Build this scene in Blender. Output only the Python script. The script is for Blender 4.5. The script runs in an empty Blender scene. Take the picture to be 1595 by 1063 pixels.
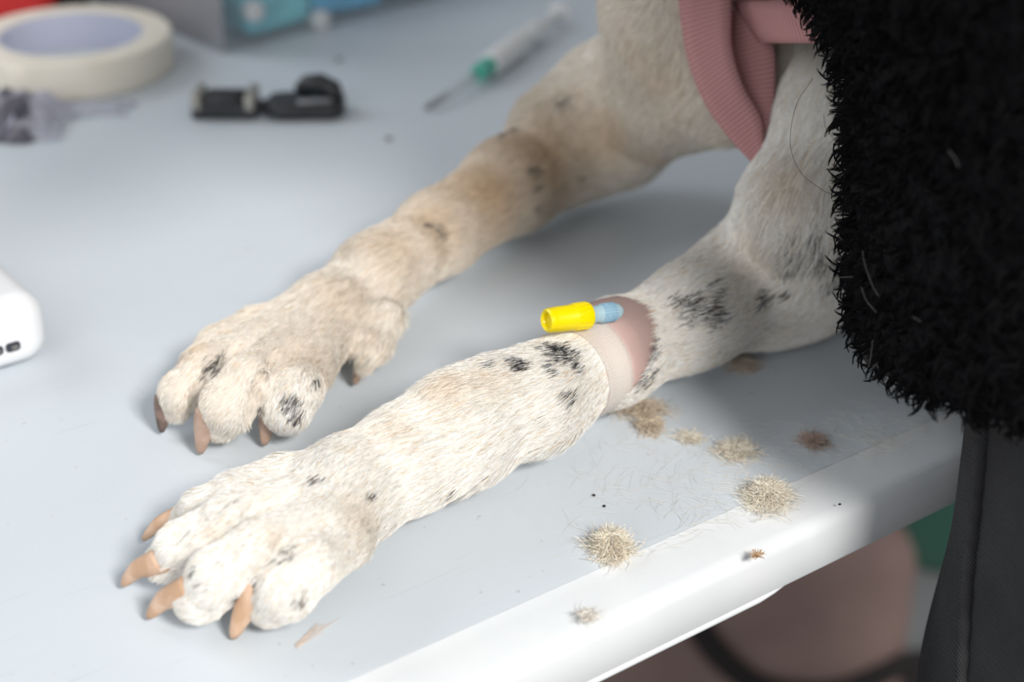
import bpy, bmesh, math, random
import numpy as np
from mathutils import Vector, Matrix
from mathutils.bvhtree import BVHTree

random.seed(7)
rng = np.random.default_rng(7)
S = bpy.context.scene
COL = S.collection
TZ = 0.78                     # height of the table top above the floor
# ------------------------------------------------------------------ camera
TILT, CAMH, FPX = math.radians(27.7), 0.28, 2658.0
cam_d = bpy.data.cameras.new('camera')
cam = bpy.data.objects.new('camera', cam_d)
COL.objects.link(cam)
cam.location = (0, 0, TZ + CAMH)
cam.rotation_euler = (math.pi / 2 - TILT, 0, 0)
cam_d.sensor_width = 36.0
cam_d.lens = FPX / 1595 * 36.0
cam_d.clip_start = 0.02
cam_d.dof.use_dof = True
cam_d.dof.focus_distance = 0.497
cam_d.dof.aperture_fstop = 7.2
S.camera = cam
# ------------------------------------------------------------------ world, lamps, exposure
S.view_settings.view_transform = 'Standard'
S.view_settings.look = 'None'
S.view_settings.gamma = 1.0
S.view_settings.use_curve_mapping = False
S.view_settings.exposure = 0.0
S.cycles.use_denoising = True
w = bpy.data.worlds.new('world')
S.world = w
w.use_nodes = True
w.node_tree.nodes['Background'].inputs[0].default_value = (0.93, 0.965, 1.0, 1)
w.node_tree.nodes['Background'].inputs[1].default_value = 0.38


def area(name, loc, target, size, energy, color):
    l = bpy.data.lights.new(name, 'AREA')
    l.shape = 'DISK'
    l.size = size
    l.energy = energy
    l.color = color
    o = bpy.data.objects.new(name, l)
    COL.objects.link(o)
    o.location = loc
    o.rotation_euler = (Vector(target) - Vector(loc)).to_track_quat('-Z', 'Y').to_euler()
    return o


area('ceiling_lamp', (0.77, -0.96, TZ + 1.24), (0.0, 0.5, TZ), 0.44, 41, (1.0, 0.97, 0.93))
area('front_fill', (-1.0, -1.7, TZ + 0.95), (0.1, 0.55, TZ + 0.05), 1.6, 14, (0.97, 0.98, 1.0))  # soft fill added from the camera side to brighten chest and straps
area('window_light', (-1.9, 1.3, TZ + 1.5), (0.0, 0.75, TZ), 1.4, 17, (0.88, 0.94, 1.0))

# ------------------------------------------------------------------ helpers
ct, st = math.cos(TILT), math.sin(TILT)


def at(u, v, z=0.0):
    """world point seen at photo pixel (u, v), z metres above the table top"""
    xc, yc = (u - 797.5) / FPX, (531.5 - v) / FPX
    d = Vector((xc, ct + yc * st, -st + yc * ct))
    t = (z - CAMH) / d.z
    return Vector((d.x * t, d.y * t, TZ + z))


def ray(u, v):
    xc, yc = (u - 797.5) / FPX, (531.5 - v) / FPX
    return Vector((0, 0, TZ + CAMH)), Vector((xc, ct + yc * st, -st + yc * ct)).normalized()


def dep(u, v, f):
    """world point at photo pixel (u, v), f metres deep"""
    xc, yc = (u - 797.5) / FPX, (531.5 - v) / FPX
    return Vector((xc * f, (ct + yc * st) * f, TZ + CAMH + (-st + yc * ct) * f))


def tag(o, label=None, cat=None, group=None, kind=None):
    if label: o['label'] = label
    if cat: o['category'] = cat
    if group: o['group'] = group
    if kind: o['kind'] = kind
    return o


def empty(name, loc, rz=0.0):
    o = bpy.data.objects.new(name, None)
    o.empty_display_size = 0.02
    COL.objects.link(o)
    o.location = loc
    o.rotation_euler = (0, 0, rz)
    return o


def link(name, me, mat=None, parent=None, smooth=True):
    o = bpy.data.objects.new(name, me)
    COL.objects.link(o)
    if mat: me.materials.append(mat)
    if smooth:
        me.polygons.foreach_set('use_smooth', [True] * len(me.polygons))
    if parent is not None:
        o.parent = parent
    return o


def mesh_np(name, V, F):
    me = bpy.data.meshes.new(name)
    me.from_pydata([tuple(v) for v in V], [], [tuple(f) for f in F])
    me.update()
    return me


def bm_obj(name, bm, mat, parent=None, smooth=True, sharp=None):
    me = bpy.data.meshes.new(name)
    bmesh.ops.recalc_face_normals(bm, faces=bm.faces)
    bm.to_mesh(me)
    bm.free()
    o = link(name, me, mat, parent, smooth)
    if sharp is not None and smooth:
        me.set_sharp_from_angle(angle=math.radians(sharp))
    return o


def add_box(bm, c, s, rot=None, bevel=0.0, seg=3):
    r = bmesh.ops.create_cube(bm, size=1.0)
    vs = r['verts']
    M = Matrix.Translation(Vector(c)) @ (rot.to_4x4() if rot else Matrix()) @ Matrix.Diagonal((*s, 1))
    bmesh.ops.transform(bm, matrix=M, verts=vs)
    if bevel:
        es = list({e for v in vs for e in v.link_edges})
        bmesh.ops.bevel(bm, geom=es, offset=bevel, segments=seg, affect='EDGES', profile=0.5)


def frame_of(d, up=Vector((0, 0, 1))):
    d = d.normalized()
    if abs(d.dot(up)) > 0.98: up = Vector((0, 1, 0))
    a = d.cross(up).normalized()
    return a, a.cross(d).normalized()


def add_tube(bm, pts, rad, n=12, cap=True, flat=1.0, up=Vector((0, 0, 1))):
    rings = []
    for i, p in enumerate(pts):
        p = Vector(p)
        d = Vector(pts[min(i + 1, len(pts) - 1)]) - Vector(pts[max(i - 1, 0)])
        a, b = frame_of(d, up)
        r = rad[i] if hasattr(rad, '__len__') else rad
        rings.append([bm.verts.new(p + a * (r * math.cos(t) * flat) + b * (r * math.sin(t)))
                      for t in [2 * math.pi * k / n for k in range(n)]])
    for i in range(len(rings) - 1):
        for k in range(n):
            bm.faces.new((rings[i][k], rings[i][(k + 1) % n], rings[i + 1][(k + 1) % n], rings[i + 1][k]))
    if cap:
        bm.faces.new(rings[0][::-1])
        bm.faces.new(rings[-1])


def add_ribbon(bm, L, R, th, nrm=None):
    """strap: left and right edge polylines, given thickness"""
    n = len(L)
    T, B = [], []
    for i in range(n):
        l, r = Vector(L[i]), Vector(R[i])
        t = (Vector(L[min(i + 1, n - 1)]) - Vector(L[max(i - 1, 0)]))
        nn = (r - l).cross(t).normalized()
        row = [l + (r - l) * k / 4 for k in range(5)]
        T.append([bm.verts.new(q + nn * th / 2) for q in row])
        B.append([bm.verts.new(q - nn * th / 2) for q in row])
    for i in range(n - 1):
        for k in range(4):
            bm.faces.new((T[i][k], T[i][k + 1], T[i + 1][k + 1], T[i + 1][k]))
            bm.faces.new((B[i][k + 1], B[i][k], B[i + 1][k], B[i + 1][k + 1]))
        bm.faces.new((T[i][0], T[i + 1][0], B[i + 1][0], B[i][0]))
        bm.faces.new((T[i][4], B[i][4], B[i + 1][4], T[i + 1][4]))
    for k in range(4):
        bm.faces.new((T[0][k], B[0][k], B[0][k + 1], T[0][k + 1]))
        bm.faces.new((T[-1][k], T[-1][k + 1], B[-1][k + 1], B[-1][k]))


def spline(pts, n):
    """Catmull-Rom through points"""
    P = [Vector(p) for p in pts]
    P = [P[0] * 2 - P[1]] + P + [P[-1] * 2 - P[-2]]
    out = []
    m = len(P) - 3
    for i in range(n):
        x = i / (n - 1) * m
        k = min(int(x), m - 1)
        t = x - k
        a, b, c, d = P[k:k + 4]
        out.append(0.5 * ((2 * b) + (c - a) * t + (2 * a - 5 * b + 4 * c - d) * t * t + (3 * b - a - 3 * c + d) * t ** 3))
    return out


# ------------------------------------------------------------------ materials
def mat(name, col, rough=0.5, spec=0.5, **kw):
    m = bpy.data.materials.new(name)
    m.use_nodes = True
    b = m.node_tree.nodes['Principled BSDF']
    b.inputs['Base Color'].default_value = (*col, 1)
    b.inputs['Roughness'].default_value = rough
    b.inputs['Specular IOR Level'].default_value = spec
    for k, v in kw.items():
        b.inputs[k].default_value = v
    return m


def nodes(m):
    nt = m.node_tree
    return nt, nt.nodes['Principled BSDF'], nt.nodes.new, nt.links.new


def noise_col(m, c1, c2, scale, detail=4, lo=0.4, hi=0.6, bump=0.0, bscale=None, dist=0.0005):
    nt, b, N, L = nodes(m)
    tc = N('ShaderNodeTexCoord')
    n = N('ShaderNodeTexNoise'); n.inputs['Scale'].default_value = scale; n.inputs['Detail'].default_value = detail
    L(tc.outputs['Object'], n.inputs['Vector'])
    r = N('ShaderNodeValToRGB')
    r.color_ramp.elements[0].position = lo; r.color_ramp.elements[0].color = (*c1, 1)
    r.color_ramp.elements[1].position = hi; r.color_ramp.elements[1].color = (*c2, 1)
    L(n.outputs['Fac'], r.inputs['Fac']); L(r.outputs['Color'], b.inputs['Base Color'])
    if bump:
        n2 = N('ShaderNodeTexNoise'); n2.inputs['Scale'].default_value = bscale or scale
        L(tc.outputs['Object'], n2.inputs['Vector'])
        bp = N('ShaderNodeBump'); bp.inputs['Strength'].default_value = bump; bp.inputs['Distance'].default_value = dist
        L(n2.outputs['Fac'], bp.inputs['Height']); L(bp.outputs['Normal'], b.inputs['Normal'])
    return m


def attr_mat(name, rough, spec, attr='col', sss=0.0):
    m = mat(name, (1, 1, 1), rough, spec)
    nt, b, N, L = nodes(m)
    a = N('ShaderNodeAttribute'); a.attribute_name = attr
    L(a.outputs['Color'], b.inputs['Base Color'])
    return m


def table_material():
    m = mat('table_plastic', (0.7, 0.76, 0.8), 0.42, 0.4)
    nt, b, N, L = nodes(m)
    tc = N('ShaderNodeTexCoord')
    n1 = N('ShaderNodeTexNoise'); n1.inputs['Scale'].default_value = 9; n1.inputs['Detail'].default_value = 6
    L(tc.outputs['Object'], n1.inputs['Vector'])
    r1 = N('ShaderNodeValToRGB')
    r1.color_ramp.elements[0].position = 0.3; r1.color_ramp.elements[0].color = (0.64, 0.69, 0.74, 1)
    r1.color_ramp.elements[1].position = 0.7; r1.color_ramp.elements[1].color = (0.69, 0.74, 0.785, 1)
    L(n1.outputs['Fac'], r1.inputs['Fac'])
    # hairline scratches: two stretched, turned noises
    prev = r1.outputs['Color']
    hts = []
    for ang, sc in ((0.5, 1.0), (2.2, 0.8), (1.3, 1.2)):
        mp = N('ShaderNodeMapping'); mp.inputs['Rotation'].default_value = (0, 0, ang)
        mp.inputs['Scale'].default_value = (14 * sc, 600 * sc, 1)
        L(tc.outputs['Object'], mp.inputs['Vector'])
        wv = N('ShaderNodeTexNoise'); wv.inputs['Scale'].default_value = 1.0; wv.inputs['Detail'].default_value = 2
        wv.inputs['Distortion'].default_value = 0.35
        L(mp.outputs['Vector'], wv.inputs['Vector'])
        rr = N('ShaderNodeValToRGB')
        rr.color_ramp.elements[0].position = 0.71; rr.color_ramp.elements[0].color = (0, 0, 0, 1)
        rr.color_ramp.elements[1].position = 0.78; rr.color_ramp.elements[1].color = (1, 1, 1, 1)
        L(wv.outputs['Fac'], rr.inputs['Fac'])
        mx = N('ShaderNodeMix'); mx.data_type = 'RGBA'
        mu = N('ShaderNodeMath'); mu.operation = 'MULTIPLY'; mu.inputs[1].default_value = 0.42
        L(rr.outputs['Color'], mu.inputs[0])
        L(mu.outputs[0], mx.inputs['Factor'])
        L(prev, mx.inputs['A']); mx.inputs['B'].default_value = (0.50, 0.54, 0.58, 1)
        prev = mx.outputs['Result']
    # specks
    vo = N('ShaderNodeTexNoise'); vo.inputs['Scale'].default_value = 330; vo.inputs['Detail'].default_value = 1
    L(tc.outputs['Object'], vo.inputs['Vector'])
    rs = N('ShaderNodeValToRGB')
    rs.color_ramp.elements[0].position = 0.77; rs.color_ramp.elements[0].color = (0, 0, 0, 1)
    rs.color_ramp.elements[1].position = 0.80; rs.color_ramp.elements[1].color = (0.5, 0.5, 0.5, 1)
    L(vo.outputs['Fac'], rs.inputs['Fac'])
    mx = N('ShaderNodeMix'); mx.data_type = 'RGBA'
    L(rs.outputs['Color'], mx.inputs['Factor']); L(prev, mx.inputs['A']); mx.inputs['B'].default_value = (0.42, 0.42, 0.42, 1)
    L(mx.outputs['Result'], b.inputs['Base Color'])
    n2 = N('ShaderNodeTexNoise'); n2.inputs['Scale'].default_value = 900; n2.inputs['Detail'].default_value = 2
    L(tc.outputs['Object'], n2.inputs['Vector'])
    bp = N('ShaderNodeBump'); bp.inputs['Strength'].default_value = 0.25; bp.inputs['Distance'].default_value = 0.0002
    L(n2.outputs['Fac'], bp.inputs['Height']); L(bp.outputs['Normal'], b.inputs['Normal'])
    return m


def webbing(name, col, dark):
    m = mat(name, col, 0.8, 0.2)
    nt, b, N, L = nodes(m)
    uv = N('ShaderNodeAttribute'); uv.attribute_name = 'run'
    wv = N('ShaderNodeTexWave'); wv.wave_type = 'BANDS'; wv.bands_direction = 'X'
    wv.inputs['Scale'].default_value = 200; wv.inputs['Distortion'].default_value = 0.6; wv.inputs['Detail'].default_value = 1
    L(uv.outputs['Vector'], wv.inputs['Vector'])
    r = N('ShaderNodeValToRGB')
    r.color_ramp.elements[0].position = 0.1; r.color_ramp.elements[0].color = (*dark, 1)
    r.color_ramp.elements[1].position = 0.6; r.color_ramp.elements[1].color = (*col, 1)
    L(wv.outputs['Fac'], r.inputs['Fac']); L(r.outputs['Color'], b.inputs['Base Color'])
    bp = N('ShaderNodeBump'); bp.inputs['Strength'].default_value = 0.5; bp.inputs['Distance'].default_value = 0.0002
    L(wv.outputs['Fac'], bp.inputs['Height']); L(bp.outputs['Normal'], b.inputs['Normal'])
    return m


def denim():
    m = mat('black_denim', (0.03, 0.03, 0.032), 0.85, 0.2)
    nt, b, N, L = nodes(m)
    tc = N('ShaderNodeTexCoord')
    mp = N('ShaderNodeMapping'); mp.inputs['Rotation'].default_value = (0.7, 0.5, 0.3)
    L(tc.outputs['Object'], mp.inputs['Vector'])
    wv = N('ShaderNodeTexWave'); wv.inputs['Scale'].default_value = 420; wv.inputs['Distortion'].default_value = 2.5
    wv.inputs['Detail'].default_value = 2
    L(mp.outputs['Vector'], wv.inputs['Vector'])
    n = N('ShaderNodeTexNoise'); n.inputs['Scale'].default_value = 60; n.inputs['Detail'].default_value = 5
    L(tc.outputs['Object'], n.inputs['Vector'])
    ml = N('ShaderNodeMath'); ml.operation = 'MULTIPLY'
    L(wv.outputs['Fac'], ml.inputs[0]); L(n.outputs['Fac'], ml.inputs[1])
    r = N('ShaderNodeValToRGB')
    r.color_ramp.elements[0].position = 0.05; r.color_ramp.elements[0].color = (0.022, 0.022, 0.024, 1)
    r.color_ramp.elements[1].position = 0.6; r.color_ramp.elements[1].color = (0.052, 0.052, 0.055, 1)
    L(ml.outputs[0], r.inputs['Fac']); L(r.outputs['Color'], b.inputs['Base Color'])
    bp = N('ShaderNodeBump'); bp.inputs['Strength'].default_value = 0.5; bp.inputs['Distance'].default_value = 0.0004
    L(wv.outputs['Fac'], bp.inputs['Height']); L(bp.outputs['Normal'], b.inputs['Normal'])
    return m


M = {}
M['table'] = table_material()
M['table_white'] = noise_col(mat('table_edge_plastic', (0.86, 0.87, 0.88), 0.4, 0.4), (0.78, 0.805, 0.825), (0.82, 0.84, 0.855), 30, bump=0.15, bscale=900, dist=0.0002)
M['steel'] = mat('grey_painted_steel', (0.35, 0.36, 0.38), 0.4, 0.5, Metallic=0.6)
M['floor'] = noise_col(mat('floor_vinyl', (0.2, 0.2, 0.2), 0.5), (0.20, 0.20, 0.205), (0.26, 0.26, 0.265), 3, bump=0.1, bscale=200)
M['claw'] = noise_col(mat('claw_horn', (0.62, 0.42, 0.28), 0.45, 0.4), (0.56, 0.35, 0.22), (0.72, 0.50, 0.36), 120)
M['claw_brown'] = noise_col(mat('claw_horn_brown', (0.3, 0.2, 0.15), 0.45, 0.4), (0.40, 0.26, 0.19), (0.52, 0.36, 0.28), 120)
M['claw_dark'] = noise_col(mat('claw_horn_dark', (0.1, 0.08, 0.07), 0.45, 0.4), (0.10, 0.07, 0.06), (0.24, 0.16, 0.13), 140)
M['skin'] = attr_mat('dog_skin', 0.65, 0.25)
M['fur'] = attr_mat('dog_fur', 0.6, 0.15)
M['yellow'] = mat('yellow_plastic', (0.93, 0.72, 0.0), 0.28, 0.5)
M['yellow_dark'] = mat('yellow_plastic_recess', (0.72, 0.52, 0.0), 0.4, 0.4)
M['hub'] = mat('blue_hub_plastic', (0.50, 0.70, 0.78), 0.25, 0.5)
M['hub'].node_tree.nodes['Principled BSDF'].inputs['Transmission Weight'].default_value = 0.25
M['hubrib'] = mat('blue_hub_rib', (0.24, 0.42, 0.56), 0.35, 0.4)
M['tape'] = mat('surgical_tape', (0.90, 0.86, 0.80), 0.55, 0.3)
M['pink'] = webbing('pink_webbing', (0.56, 0.29, 0.29), (0.36, 0.17, 0.17))
M['fleece'] = mat('black_fleece', (0.008, 0.008, 0.009), 0.95, 0.05)
noise_col(M['fleece'], (.006, .006, .007), (.011, .011, .012), 300, bump=1.0, bscale=160, dist=.006)
M['fleecefibre'] = mat('black_fleece_fibre', (0.007, 0.007, 0.008), 0.8, 0.06)
M['denim'] = denim()
M['rib'] = noise_col(mat('black_rib_knit', (0.02, 0.02, 0.022), 0.9, 0.1), (0.015, 0.015, 0.016), (0.03, 0.03, 0.032), 300, bump=0.4, bscale=400)
M['shoe'] = mat('black_shoe_leather', (0.02, 0.02, 0.02), 0.5, 0.4)
M['pskin'] = noise_col(mat('person_skin', (0.62, 0.42, 0.33), 0.55, 0.3), (0.60, 0.40, 0.31), (0.66, 0.46, 0.37), 30)
M['phair'] = noise_col(mat('person_hair', (0.05, 0.03, 0.02), 0.5, 0.4), (0.04, 0.025, 0.018), (0.09, 0.055, 0.035), 80, bump=0.6, bscale=150, dist=0.003)
M['masking'] = noise_col(mat('masking_tape', (0.80, 0.74, 0.62), 0.6, 0.3), (0.80, 0.75, 0.64), (0.84, 0.79, 0.69), 60)
M['core'] = mat('grey_card_core', (0.50, 0.52, 0.63), 0.8, 0.2)
M['white_gloss'] = mat('white_gloss_plastic', (0.88, 0.89, 0.91), 0.22, 0.5)
M['cream_label'] = noise_col(mat('cream_label_paper', (0.82, 0.82, 0.70), 0.6, 0.3), (0.80, 0.80, 0.68), (0.85, 0.84, 0.74), 50)
M['dark_port'] = mat('dark_port', (0.035, 0.04, 0.05), 0.4, 0.5)
M['metal'] = mat('port_metal', (0.35, 0.33, 0.30), 0.35, 0.5, Metallic=0.9)
M['black_plastic'] = noise_col(mat('black_plastic', (0.02, 0.02, 0.022), 0.4, 0.5), (0.016, 0.016, 0.018), (0.035, 0.035, 0.04), 200, bump=0.3, bscale=400)
M['steel_bright'] = mat('bright_steel', (0.42, 0.40, 0.36), 0.4, 0.5, Metallic=0.6)
M['syringe_white'] = mat('white_syringe_plastic', (0.86, 0.86, 0.86), 0.35, 0.5)
M['teal'] = mat('teal_needle_hub', (0.10, 0.52, 0.40), 0.35, 0.5)
M['sheath'] = mat('clear_needle_sheath', (0.86, 0.87, 0.88), 0.2, 0.5)
M['sheath'].node_tree.nodes['Principled BSDF'].inputs['Transmission Weight'].default_value = 0.8
M['sheath'].node_tree.nodes['Principled BSDF'].inputs['IOR'].default_value = 1.2
M['tub'] = mat('grey_translucent_tub', (0.70, 0.78, 0.84), 0.25, 0.5, Alpha=0.13)
M['tub_grey'] = mat('grey_tub_end', (0.34, 0.34, 0.36), 0.45, 0.4)
M['red'] = noise_col(mat('red_nylon', (0.45, 0.02, 0.02), 0.6, 0.3), (0.42, 0.02, 0.02), (0.50, 0.03, 0.03), 60, bump=0.3, bscale=500)
M['film'] = mat('smoky_clear_film', (0.66, 0.66, 0.76), 0.12, 0.6, Alpha=0.38)
M['foil'] = mat('grey_foil', (0.16, 0.155, 0.19), 0.3, 0.5, Metallic=0.5)
M['pinkfab'] = noise_col(mat('dusty_pink_fabric', (0.36, 0.25, 0.23), 0.85, 0.2), (0.34, 0.235, 0.215), (0.40, 0.28, 0.25), 12, bump=0.3, bscale=300)
M['darkstrap'] = mat('dark_strap', (0.035, 0.03, 0.03), 0.7, 0.3)
M['green'] = mat('green_plastic', (0.045, 0.125, 0.095), 0.5, 0.4)
M['tuft'] = attr_mat('clipped_fur', 0.6, 0.2)

# ------------------------------------------------------------------ implicit surfaces
def grid_axis(lo, hi, fine, lo2=None, hi2=None, coarse=None):
    a = np.arange(lo, hi, fine)
    if hi2 is not None:
        step, x, ext = fine, a[-1], []
        while x < hi2:
            step = min(step * 1.15, coarse); x += step; ext.append(x)
        a = np.concatenate([a, ext])
    if lo2 is not None:
        step, x, ext = fine, a[0], []
        while x > lo2:
            step = min(step * 1.15, coarse); x -= step; ext.append(x)
        a = np.concatenate([ext[::-1], a])
    return a.astype(np.float32)


class Field:
    def __init__(s, X, Y, Z):
        s.X, s.Y, s.Z = X, Y, Z
        s.F = np.full((len(X), len(Y), len(Z)), 0.05, np.float32)

    def sub(s, lo, hi):
        r = []
        for ax, a, b in ((s.X, lo[0], hi[0]), (s.Y, lo[1], hi[1]), (s.Z, lo[2], hi[2])):
            i0, i1 = np.searchsorted(ax, a), np.searchsorted(ax, b)
            r.append(slice(i0, i1))
        return tuple(r)

    def put(s, sl, d, k, op='add'):
        if d.size == 0: return
        A = s.F[sl]
        if op == 'cut':
            d = -d
            h = np.clip(0.5 - 0.5 * (d - A) / k, 0, 1)
            s.F[sl] = d * (1 - h) + A * h + k * h * (1 - h) if False else np.maximum(A, d)
            return
        h = np.clip(0.5 + 0.5 * (A - d) / k, 0, 1)
        s.F[sl] = A * (1 - h) + d * h - k * h * (1 - h)

    def cone(s, a, b, ra, rb, k=0.006, up=None, squash=1.0, op='add'):
        """round cone a-b; squash < 1 makes it thinner along 'up'"""
        a, b = np.array(a, np.float32), np.array(b, np.float32)
        pad = max(ra, rb) / min(squash, 1.0) + k + 0.012
        sl = s.sub(np.minimum(a, b) - pad, np.maximum(a, b) + pad)
        x = s.X[sl[0]][:, None, None] - a[0]
        y = s.Y[sl[1]][None, :, None] - a[1]
        z = s.Z[sl[2]][None, None, :] - a[2]
        v = b - a
        L2 = float(v @ v) + 1e-12
        t = np.clip((x * v[0] + y * v[1] + z * v[2]) / L2, 0, 1)
        qx, qy, qz = x - t * v[0], y - t * v[1], z - t * v[2]
        d2 = qx * qx + qy * qy + qz * qz
        if up is not None:
            up = np.array(up, np.float32); up = up / np.linalg.norm(up)
            qu = qx * up[0] + qy * up[1] + qz * up[2]
            d2 = d2 + qu * qu * (1 / squash ** 2 - 1)
        d = np.sqrt(d2) - (ra + (rb - ra) * t)
        s.put(sl, d, k, op)

    def chain(s, pts, rad, k=0.006, **kw):
        for i in range(len(pts) - 1):
            s.cone(pts[i], pts[i + 1], rad[i], rad[i + 1], k, **kw)

    def above(s, z0):
        s.F = np.maximum(s.F, (z0 - s.Z)[None, None, :])

    def nets(s):
        F = s.F
        S_ = F < 0
        n = np.array(F.shape)
        c = np.zeros(n - 1, np.int8)
        for i in (0, 1):
            for j in (0, 1):
                for k in (0, 1):
                    c += S_[i:n[0] - 1 + i, j:n[1] - 1 + j, k:n[2] - 1 + k]
        I, J, K = np.nonzero((c > 0) & (c < 8))
        idx = np.full(n - 1, -1, np.int32)
        idx[I, J, K] = np.arange(len(I))
        P = np.zeros((len(I), 3)); W = np.zeros(len(I))
        corners = [(i, j, k) for i in (0, 1) for j in (0, 1) for k in (0, 1)]
        for a in corners:
            for ax in range(3):
                if a[ax]: continue
                b = list(a); b[ax] = 1
                fa = F[I + a[0], J + a[1], K + a[2]].astype(float)
                fb = F[I + b[0], J + b[1], K + b[2]].astype(float)
                m = (fa < 0) != (fb < 0)
                t = np.where(m, fa / np.where(m, fa - fb, 1), 0)
                pa = np.stack([s.X[I + a[0]], s.Y[J + a[1]], s.Z[K + a[2]]], 1)
                pb = np.stack([s.X[I + b[0]], s.Y[J + b[1]], s.Z[K + b[2]]], 1)
                P += np.where(m[:, None], pa + (pb - pa) * t[:, None], 0); W += m
        P /= W[:, None]
        Q = []
        for ax in range(3):
            o = [1, 1, 1]; o[ax] = 0
            sl0 = [slice(o[d], n[d] - 1) for d in range(3)]
            sl1 = list(sl0); sl1[ax] = slice(1, n[ax])
            A, B = S_[tuple(sl0)], S_[tuple(sl1)]
            i, j, k = np.nonzero(A != B)
            flip = A[i, j, k]
            base = np.stack([i + o[0], j + o[1], k + o[2]], 1)
            u, v = [d for d in range(3) if d != ax]
            def cell(du, dv):
                q = base.copy(); q[:, u] -= du; q[:, v] -= dv
                return idx[q[:, 0], q[:, 1], q[:, 2]]
            f = np.stack([cell(0, 0), cell(1, 0), cell(1, 1), cell(0, 1)], 1)
            if ax == 1: flip = ~flip
            f = np.where(flip[:, None], f, f[:, ::-1])
            Q.append(f[(f >= 0).all(1)])
        return P, np.concatenate(Q)


def smooth_np(P, Q, it=2, lam=0.5):
    for _ in range(it):
        acc = np.zeros_like(P); w_ = np.zeros(len(P))
        for a, b in ((0, 1), (1, 2), (2, 3), (3, 0)):
            np.add.at(acc, Q[:, a], P[Q[:, b]]); np.add.at(acc, Q[:, b], P[Q[:, a]])
            w_ += np.bincount(Q[:, a], minlength=len(P)) + np.bincount(Q[:, b], minlength=len(P))
        P = P + lam * (acc / np.maximum(w_, 1)[:, None] - P)
    return P


def field_mesh(name, f, it=2):
    P, Q = f.nets()
    P = smooth_np(P, Q, it)
    me = bpy.data.meshes.new(name)
    me.vertices.add(len(P)); me.vertices.foreach_set('co', P.astype(np.float32).ravel())
    me.loops.add(len(Q) * 4); me.loops.foreach_set('vertex_index', Q.astype(np.int32).ravel())
    me.polygons.add(len(Q)); me.polygons.foreach_set('loop_start', np.arange(0, len(Q) * 4, 4, dtype=np.int32))
    me.update(calc_edges=True)
    me.validate()
    return me, P, Q


def normals_of(P, Q):
    n = np.cross(P[Q[:, 2]] - P[Q[:, 0]], P[Q[:, 3]] - P[Q[:, 1]])
    a = np.linalg.norm(n, axis=1)
    vn = np.zeros_like(P)
    for k in range(4): np.add.at(vn, Q[:, k], n)
    vn /= np.linalg.norm(vn, axis=1)[:, None] + 1e-12
    return n / (a[:, None] + 1e-12), a / 2, vn


def fbm(p, scale, seed=0, octv=3):
    """smooth value noise in [-1, 1] from sums of rotated sines"""
    r = np.random.default_rng(seed)
    out = np.zeros(len(p)); amp, tot = 1.0, 0.0
    for o in range(octv):
        for _ in range(4):
            d = r.normal(size=3); d /= np.linalg.norm(d)
            d2 = r.normal(size=3); d2 /= np.linalg.norm(d2)
            out += amp * np.sin(p @ d * scale + r.uniform(0, 6.28) + 1.7 * np.sin(p @ d2 * scale * 0.7 + r.uniform(0, 6.28)))
        tot += amp * 4; amp *= 0.55; scale *= 2.1
    return out / tot * 2.2


def hair_obj(name, pts, rad, cols, material, parent=None):
    """pts (n, m, 3), rad (n, m), cols (n, 3)"""
    n, m = pts.shape[:2]
    cu = bpy.data.hair_curves.new(name)
    cu.add_curves([m] * n)
    cu.attributes['position'].data.foreach_set('vector', pts.astype(np.float32).ravel()) if 'position' in cu.attributes else cu.position_data.foreach_set('vector', pts.astype(np.float32).ravel())
    ra = cu.attributes.get('radius') or cu.attributes.new('radius', 'FLOAT', 'POINT')
    ra.data.foreach_set('value', rad.astype(np.float32).ravel())
    if cols is not None:
        ca = cu.attributes.new('col', 'FLOAT_COLOR', 'CURVE')
        ca.data.foreach_set('color', np.concatenate([cols, np.ones((n, 1))], 1).astype(np.float32).ravel())
    o = bpy.data.objects.new(name, cu)
    COL.objects.link(o)
    cu.materials.append(material)
    if parent is not None: o.parent = parent
    o['kind'] = 'stuff'
    return o


def unit(v):
    return v / (np.linalg.norm(v, axis=-1, keepdims=True) + 1e-12)


# ================================================================== SETTING: floor
bm = bmesh.new()
add_box(bm, (0.4, 1.4, -0.02), (9, 9, 0.04))
tag(bm_obj('floor', bm, M['floor'], smooth=False), kind='structure')
M['wall'] = noise_col(mat('wall_paint', (.7, .7, .68), .8, .2), (.68, .68, .66), (.73, .73, .71), 4)
for nm_, c_, s_ in (('wall_back', (0.4, 4.0, 1.3), (9, .1, 2.6)), ('wall_right', (3.6, 1.0, 1.3), (.1, 9, 2.6))):
    bm = bmesh.new()
    add_box(bm, c_, s_)
    tag(bm_obj(nm_, bm, M['wall'], smooth=False), kind='structure')

# ================================================================== TABLE
E_S = Vector((0.803, 0.596, 0.0)).normalized()     # along the near long edge
E_T = Vector((-E_S.y, E_S.x, 0.0))                 # inwards over the table
EDGE0 = Vector((0.0106, 0.361, 0.0))
T_RZ = math.atan2(E_S.y, E_S.x)


def tp(s, t, z=0.0):
    p = EDGE0 + E_S * s + E_T * t
    return Vector((p.x, p.y, TZ + z))


S0, S1, TD = -0.45, 1.35, 0.76


def rounded_rect(x0, y0, x1, y1, r, n=6):
    out = []
    for cx, cy, a0 in ((x1 - r, y0 + r, -90), (x1 - r, y1 - r, 0), (x0 + r, y1 - r, 90), (x0 + r, y0 + r, 180)):
        for i in range(n + 1):
            a = math.radians(a0 + 90 * i / n)
            out.append((cx + r * math.cos(a), cy + r * math.sin(a)))
    return out


table = empty('folding_table', (*tp((S0 + S1) / 2, TD / 2).xy, 0), T_RZ)
tag(table, 'white plastic folding table with scuffed top that the dog lies on', 'table')
TI = table.matrix_basis.inverted()


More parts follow.
